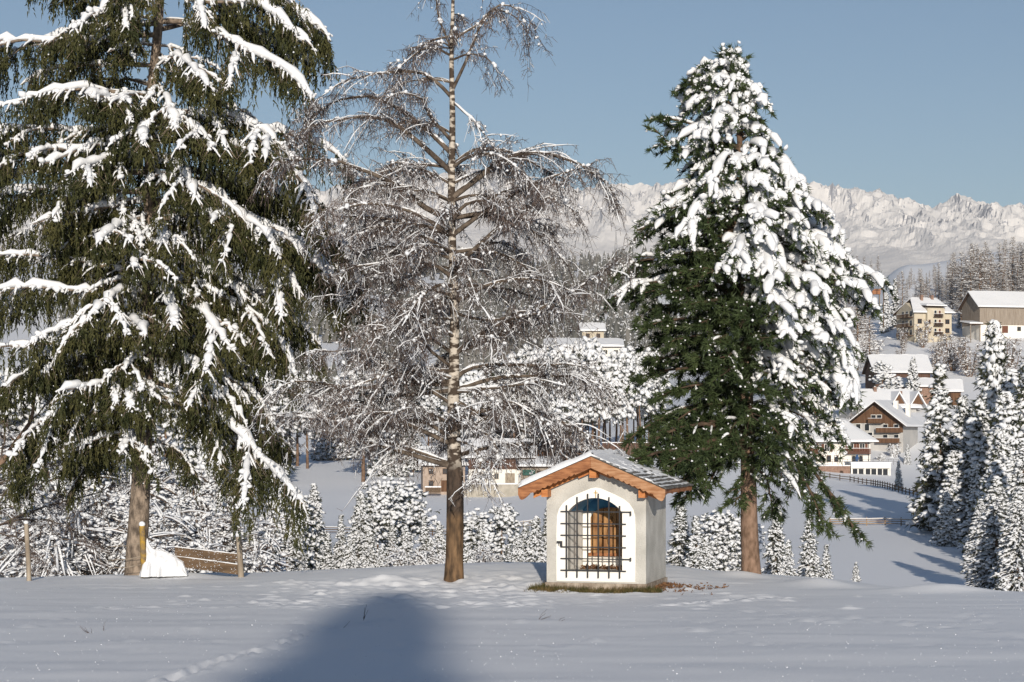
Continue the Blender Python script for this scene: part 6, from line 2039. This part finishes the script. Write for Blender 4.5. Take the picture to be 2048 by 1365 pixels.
# long low building with white roof beyond the pine wood, and the house above it
H = house('long_building', 'long white building with flat snowy roof behind the pine wood', 'building', 1168, 716, 560, 0)
body(H, 21, 10, 3.2, .8, 'white_wall', z0=-6)
gable_roof(H, 21, 10, 3.2, 1.8, .8, .8, snow=.6)
for k in range(7):
    win(H, 'front', -9 + k * 3, .9, 1.3, 1.4, (21, 10))
H = house('hill_house', 'small beige house peeping over the long white roof', 'house', 1186, 682, 600, 5)
body(H, 6.5, 6, 3.2, 1.8, 'ochre_wall', z0=-6)
gable_roof(H, 6.5, 6, 3.2, 1.8, .7, .7)
for x in (-1.6, 1.6):
    win(H, 'front', x, .9, 1.2, 1.3, (6.5, 6), 'shutter_brown')
o = thing('board_fence_wall', 'reddish brown boarded wall with snow on top at the foot of the pine wood', 'fence', tuple(P(1252, 896, 385)), math.radians(2))
for k in range(10):
    MB().box(-4.6 + k * .92, -4.6 + k * .92 + .88, -.06 + .015 * (k % 2), .06, -1.5, .95).build('board_panel', M['red_board'], o)
MB().box(-4.7, 4.7, -.12, .12, .955, 1.1).build('snow_cap', M['snow'], o)

# raised hide, pole and masts
o = thing('raised_hide', 'small orange brown wooden hide on legs on the slope under the ridge', 'hide', tuple(P(1752, 603, 640)), 0)
MB().box(-1.3, 1.3, -.8, .8, 2.2, 3.6).build('cabin', M['brown_wood'], o)
prism(MB(), [(-1.1, 3.62), (1.1, 3.9), (1.1, 4.1), (-1.1, 3.8)], -1.8, 1.8).build('roof', M['orange_wood'], o)
for x in (-1.1, 1.1):
    for y in (-.6, .6):
        MB().box(x - .1, x + .1, y - .1, y + .1, -1.5, 2.2).build('leg', M['grey_board'], o)
o = thing('utility_pole', 'thin dark wooden pole on the white slope left of the yellow house', 'pole', tuple(P(1767, 648, 630)), 0)
v, f = tubes([[(0, 0, -1), (0, 0, 14.5)]], [[.17, .12]], 8)
MB().add(v, f).build('pole', M['dark_plank'], o)
MB().box(-.8, .8, -.06, .06, 13.6, 13.8).build('crossarm', M['dark_plank'], o)
for px, top, base, lb in ((1232, 452, 536, 'taller lattice transmitter mast on the wooded ridge beside the stone pine'), (1161, 512, 560, 'shorter transmitter mast on the wooded ridge right of the birch')):
    o = thing('radio_mast', lb, 'mast', tuple(P(px, base, 2150)), 0)
    hh = (base - top) / F * 2150
    w = hh * .06
    for sx in (-1, 1):
        for sy in (-1, 1):
            v, f = tubes([[(sx * w, sy * w, -4), (sx * .15, sy * .15, hh * .85)]], [[.30, .16]], 4)
            MB().add(v, f).build('leg', M['mast_metal'], o)
    for k in range(6):
        q_ = k / 6
        ww = w * (1 - q_) + .15 * q_
        MB().box(-ww, ww, -ww, ww, hh * .85 * q_, hh * .85 * q_ + .25).build('brace', M['mast_metal'], o)
    v, f = tubes([[(0, 0, hh * .84), (0, 0, hh)]], [[.16, .08]], 6)
    MB().add(v, f).build('antenna', M['mast_metal'], o)


# ------------------------------------------------------------------ fences
def rail_fence(name, label, pts, rails, hgt, mm, step=2.2, rr=.07, cap=True):
    pts = [np.array(p, float) for p in pts]
    o = thing(name, label, 'fence', tuple(pts[0]))
    b = pts[0]
    for A, B in zip(pts[:-1], pts[1:]):
        n = max(1, int(round(np.linalg.norm(B - A) / step)))
        for k in range(n):
            p, q_ = A + (B - A) * k / n, A + (B - A) * (k + 1) / n
            p = np.array([p[0], p[1], gz(p[0], p[1])])
            q_ = np.array([q_[0], q_[1], gz(q_[0], q_[1])])
            v, f = tubes([[p - b + [0, 0, -.5], p - b + [0, 0, hgt * 1.12]]], [[rr * 1.2, rr]], 6)
            MB().add(v, f).build('post', M[mm], o)
            for z in rails:
                v, f = tubes([[p - b + [0, -.09, z], q_ - b + [.1, -.09, z + .03]]], [[rr, rr * .85]], 5)
                MB().add(v, f).build('rail', M[mm], o)
            if cap:
                z = rails[-1] + rr
                v, f = tubes([[p - b + [0, -.09, z], q_ - b + [.1, -.09, z + .03]]], [[rr * .9, rr * .9]], 5)
                MB().add(v, f).build('rail_snow', M['snow'], o, True)
    return o


def on_ground(px, Y):
    x = (px - 1024) / F * Y
    return (x, Y, gz(x, Y))


rail_fence('rail_fence', 'grey brown pole fence crossing the snowy field right of the stone pine', [on_ground(1660, 262), on_ground(1770, 261), on_ground(1868, 256)], (.25, .55, .85), 1.0, 'rail_wood', 2.4)
rail_fence('field_fence', 'dark rail fence running downhill below the glazed pavilion', [on_ground(1640, 396), on_ground(1700, 388), on_ground(1742, 372), on_ground(1790, 340), on_ground(1842, 318)], (.4, .85), 1.05, 'dark_plank', 3.2, .08, False)
rail_fence('meadow_fence', 'low dark pole fence behind the small firs between spruce and birch', [on_ground(640, 285), on_ground(760, 284), on_ground(900, 282)], (.3, .65, .95), 1.05, 'dark_plank', 2.6, .07)
rail_fence('pasture_fence', 'low pole fence in the field right of the birch trunk', [on_ground(915, 300), on_ground(1080, 302)], (.3, .65, .95), 1.05, 'grey_wood', 2.6, .07)

# leaning post and the broken plank fence by the spruce
b0 = P(57, 1157, 42.3)
o = thing('fence_post', 'single weathered wooden post with snow cap, leaning left beside the thicket', 'post', tuple(b0))
v, f = tubes([[(.02, 0, -.3), (.0, 0, .3), (-.05, 0, 1.17)]], [[.055, .052, .05]], 8)
MB().add(v, f).build('post', M['grey_wood'], o, True)
MB().add(*blobs([(-.05, 0, 1.185)], [(.06, .055, .045)], ICO2, .1, .06)).build('snow_cap', M['snow'], o, True)

b0 = P(385, 1150, 42.2)
o = thing('plank_fence', 'broken dark plank fence with lichen spotted posts beside the spruce trunk', 'fence', tuple(b0))
s_ = 42.2 / F
for x0, z0, x1, z1, wd in ((350, 1103, 478, 1118, 17), (345, 1122, 482, 1141, 20)):
    A, B = np.array([(x0 - 385) * s_, 0, (1150 - z0) * s_]), np.array([(x1 - 385) * s_, .05, (1150 - z1) * s_])
    h_ = wd * s_ / 2
    V = []
    for p in (A, B):
        for y, z in ((-.025, -h_), (.025, -h_), (.025, h_), (-.025, h_)):
            V.append(p + [0, y, z])
    MB().add(V, [(0, 1, 2, 3), (7, 6, 5, 4), (0, 4, 5, 1), (1, 5, 6, 2), (2, 6, 7, 3), (3, 7, 4, 0)]).build('plank', M['dark_plank'], o)
    n = 90
    t = rng.random(n)
    C = A + (B - A) * t[:, None] + np.column_stack([np.zeros(n), np.full(n, -.03), rng.uniform(-h_, h_, n)])
    q_ = rng.uniform(.004, .014, n)
    fl = MB().add(*blobs(C, np.column_stack([q_, q_ * .6, q_]), OCT, .5, .2))
    sp = A + (B - A) * np.linspace(.0, 1, 14)[:, None] + [0, 0, h_ + .008]
    rr_ = .016 * (1 + .6 * vnoise(np.arange(14) * 1.3 + x0, np.zeros(14)))
    fl.add(*tubes(sp[None], rr_[None], 6, rr_[None] * .8))
    tag(fl.build('snow_flecks', M['snow'], o, True), kind='stuff')
for (x0, z0, x1, z1, rr_, mm) in ((292, 1155, 287, 1050, .062, 'lichen_wood'), (483, 1152, 477, 1072, .062, 'grey_wood')):
    yy_ = -.16 if x0 < 300 else .02
    A, B = np.array([(x0 - 385) * s_, yy_, (1150 - z0) * s_ - .2]), np.array([(x1 - 385) * s_, yy_, (1150 - z1) * s_])
    v, f = tubes([[A, (A + B) / 2, B]], [[rr_ * 1.1, rr_, rr_]], 8)
    MB().add(v, f).build('post', M[mm], o, True)
    MB().add(*blobs([B + [0, -.01, .02]], [(.068, .068, .065)], ICO2, .1, .06)).build('snow_cap', M['snow'], o, True)
for z in (1085, 1112, 1128):
    A, B = np.array([(290 - 385) * s_, .01, (1150 - z) * s_]), np.array([(215 - 385) * s_, .01, (1150 - z - 9) * s_])
    v, f = tubes([[A, (A + B) / 2 - [0, 0, .03], B]], [[.008, .007, .005]], 4)
    MB().add(v, f).build('broken_lath', M['grey_wood'], o)
# snow piled over the fence's broken end: a drift that leans against the post and sinks along the planks
pr_ = np.random.default_rng(4)
ng, nh = 60, 40
gx0, gx1 = 280, 376
hp = []
G, Hh = np.meshgrid(np.linspace(0, 1, ng), np.linspace(0, 1, nh))
PXh = gx0 + (gx1 - gx0) * G
top_ = np.interp(PXh, [280, 285, 289, 295, 300, 308, 320, 335, 352, 366, 376], [1150, 1128, 1096, 1078, 1090, 1098, 1102, 1106, 1112, 1122, 1150])
hh_ = (1152 - top_) * s_
ang = Hh * math.pi
xs = (PXh - 385) * s_
depth = .05 + .20 * np.clip(hh_ / .5, .2, 1)
lump = 1 + .55 * vnoise(xs * 6, Hh * 6) + .35 * vnoise(xs * 15, Hh * 13)
ys = -.02 - np.cos(ang) * depth * lump * (1 - .45 * np.sin(ang))
zs = hh_ * np.sin(ang) ** .75 * (1 + .06 * vnoise(xs * 14, Hh * 4 + 8)) - .02
i = (np.arange(nh - 1)[:, None] * ng + np.arange(ng - 1)[None]).ravel()
hm_ = MB().add(np.stack([xs, ys, zs], -1), np.stack([i, i + 1, i + ng + 1, i + ng], -1))
o2 = hm_.build('snow_heap', M['snow'], None, True)
tag(o2, 'white snow drift clinging over the broken end of the plank fence', 'snow heap')
o2.location = tuple(b0)


# ------------------------------------------------------------------ the tree behind the viewer whose shadow lies on the meadow
sb = np.array([0.0, -62.0, 0.0])
sb[0] = -1.75 + math.tan(math.radians(SUN_AZ)) * (26 + 62)
sb[2] = gz(sb[0], sb[1])
o = thing('round_pine', 'tall round topped pine far behind the viewer whose shadow falls on the meadow', 'tree', tuple(sb))
tip_y = 36.3
SH_H = (.1 + (tip_y + 62) * math.tan(math.radians(SUN_EL))) - sb[2]
v, f = tubes([[(0, 0, -.4), (0, 0, 12), (0, 0, SH_H - .6)]], [[.42, .3, .08]], 8)
MB().add(v, f).build('trunk', M['pine_bark'], o, True)
r = np.random.default_rng(6)
n = 9000
z = SH_H - r.random(n) ** .8 * 12
ctr = r.normal(0, .5, (26, 2)) * np.linspace(.4, 1.3, 26)[:, None]
w = np.interp(SH_H - z, [0, .3, .9, 1.8, 3, 4.5, 6, 12], [.1, .34, .55, .72, .84, .95, 1.15, 2.2]) * np.sqrt(r.random(n)) * (1 + .22 * vnoise(z * 1.9, z * 0))
a = r.uniform(0, 6.28, n)
ox = np.interp(SH_H - z, [0, 1.5, 3, 5], [.1, -.05, .0, -.25])
C = np.column_stack([ox + np.cos(a) * w, np.sin(a) * w, z])
MB().add(*blades(C, r.normal(0, 1, (n, 3)), .55, .2, r)).build('crown', M['pine_needles'], o)

# ------------------------------------------------------------------ dry stalks, and matte grains added on the snow for its sun glints
for px, py, lb, sd in ((1075, 1246, 'dry branched stalk poking from the snow before the chapel', 1), (726, 1246, 'dark forked stalk standing in the blue shadow', 2), (684, 1264, 'single thin dark stalk in the blue shadow', 3),
                       (182, 1268, 'bent dry stalk half buried in the snow on the left', 4), (206, 1264, 'short dry twig lying in the snow on the left', 5), (1116, 1250, 'short dry twig lying right of the stalk before the chapel', 6)):
    r = np.random.default_rng(sd)
    x, y = flat_at(px, py)
    b = np.array([x, y, gz(x, y)])
    o = thing('dry_stalk', lb, 'stalk', tuple(b))
    n = {3: 1, 5: 2, 6: 2}.get(sd, 4)
    for k in range(n):
        d = np.array([r.normal(0, .5) + (.5 if sd in (1, 5) else 0), r.normal(0, .3), r.uniform(.4, 1) * (.35 if sd in (1, 4, 5, 6) else 1)])
        st = np.zeros(3) if k < 2 else d * .05
        d = d / np.linalg.norm(d) * r.uniform(.10, .22)
        v, f = tubes([[st - [0, 0, .02], st + d * .5 + r.normal(0, .01, 3), st + d]], [[.0032, .0025, .0015]], 4)
        MB().add(v, f).build('stem', M['birch_twig'], o)
r = np.random.default_rng(12)
n = 800
px, py = r.uniform(-20, 2070, n), r.uniform(1185, 1370, n)
C = []
for a, b in zip(px, py):
    x, y = flat_at(a, b)
    C.append((x, min(y, 41), 0))
C = np.array(C)
C[:, 2] = ground_z(C[:, 0], C[:, 1]) + ground_fine(C[:, 0], C[:, 1]) + .003
q_ = r.lognormal(-5.5, .35, n)
tag(MB().add(*blobs(C, np.column_stack([q_, q_, q_ * 1.1]), OCT, .6, .2, r)).build('snow_grains', M['snow']), 'small matte snow grains added to stand in for sun glints on the snow', None, kind='stuff')
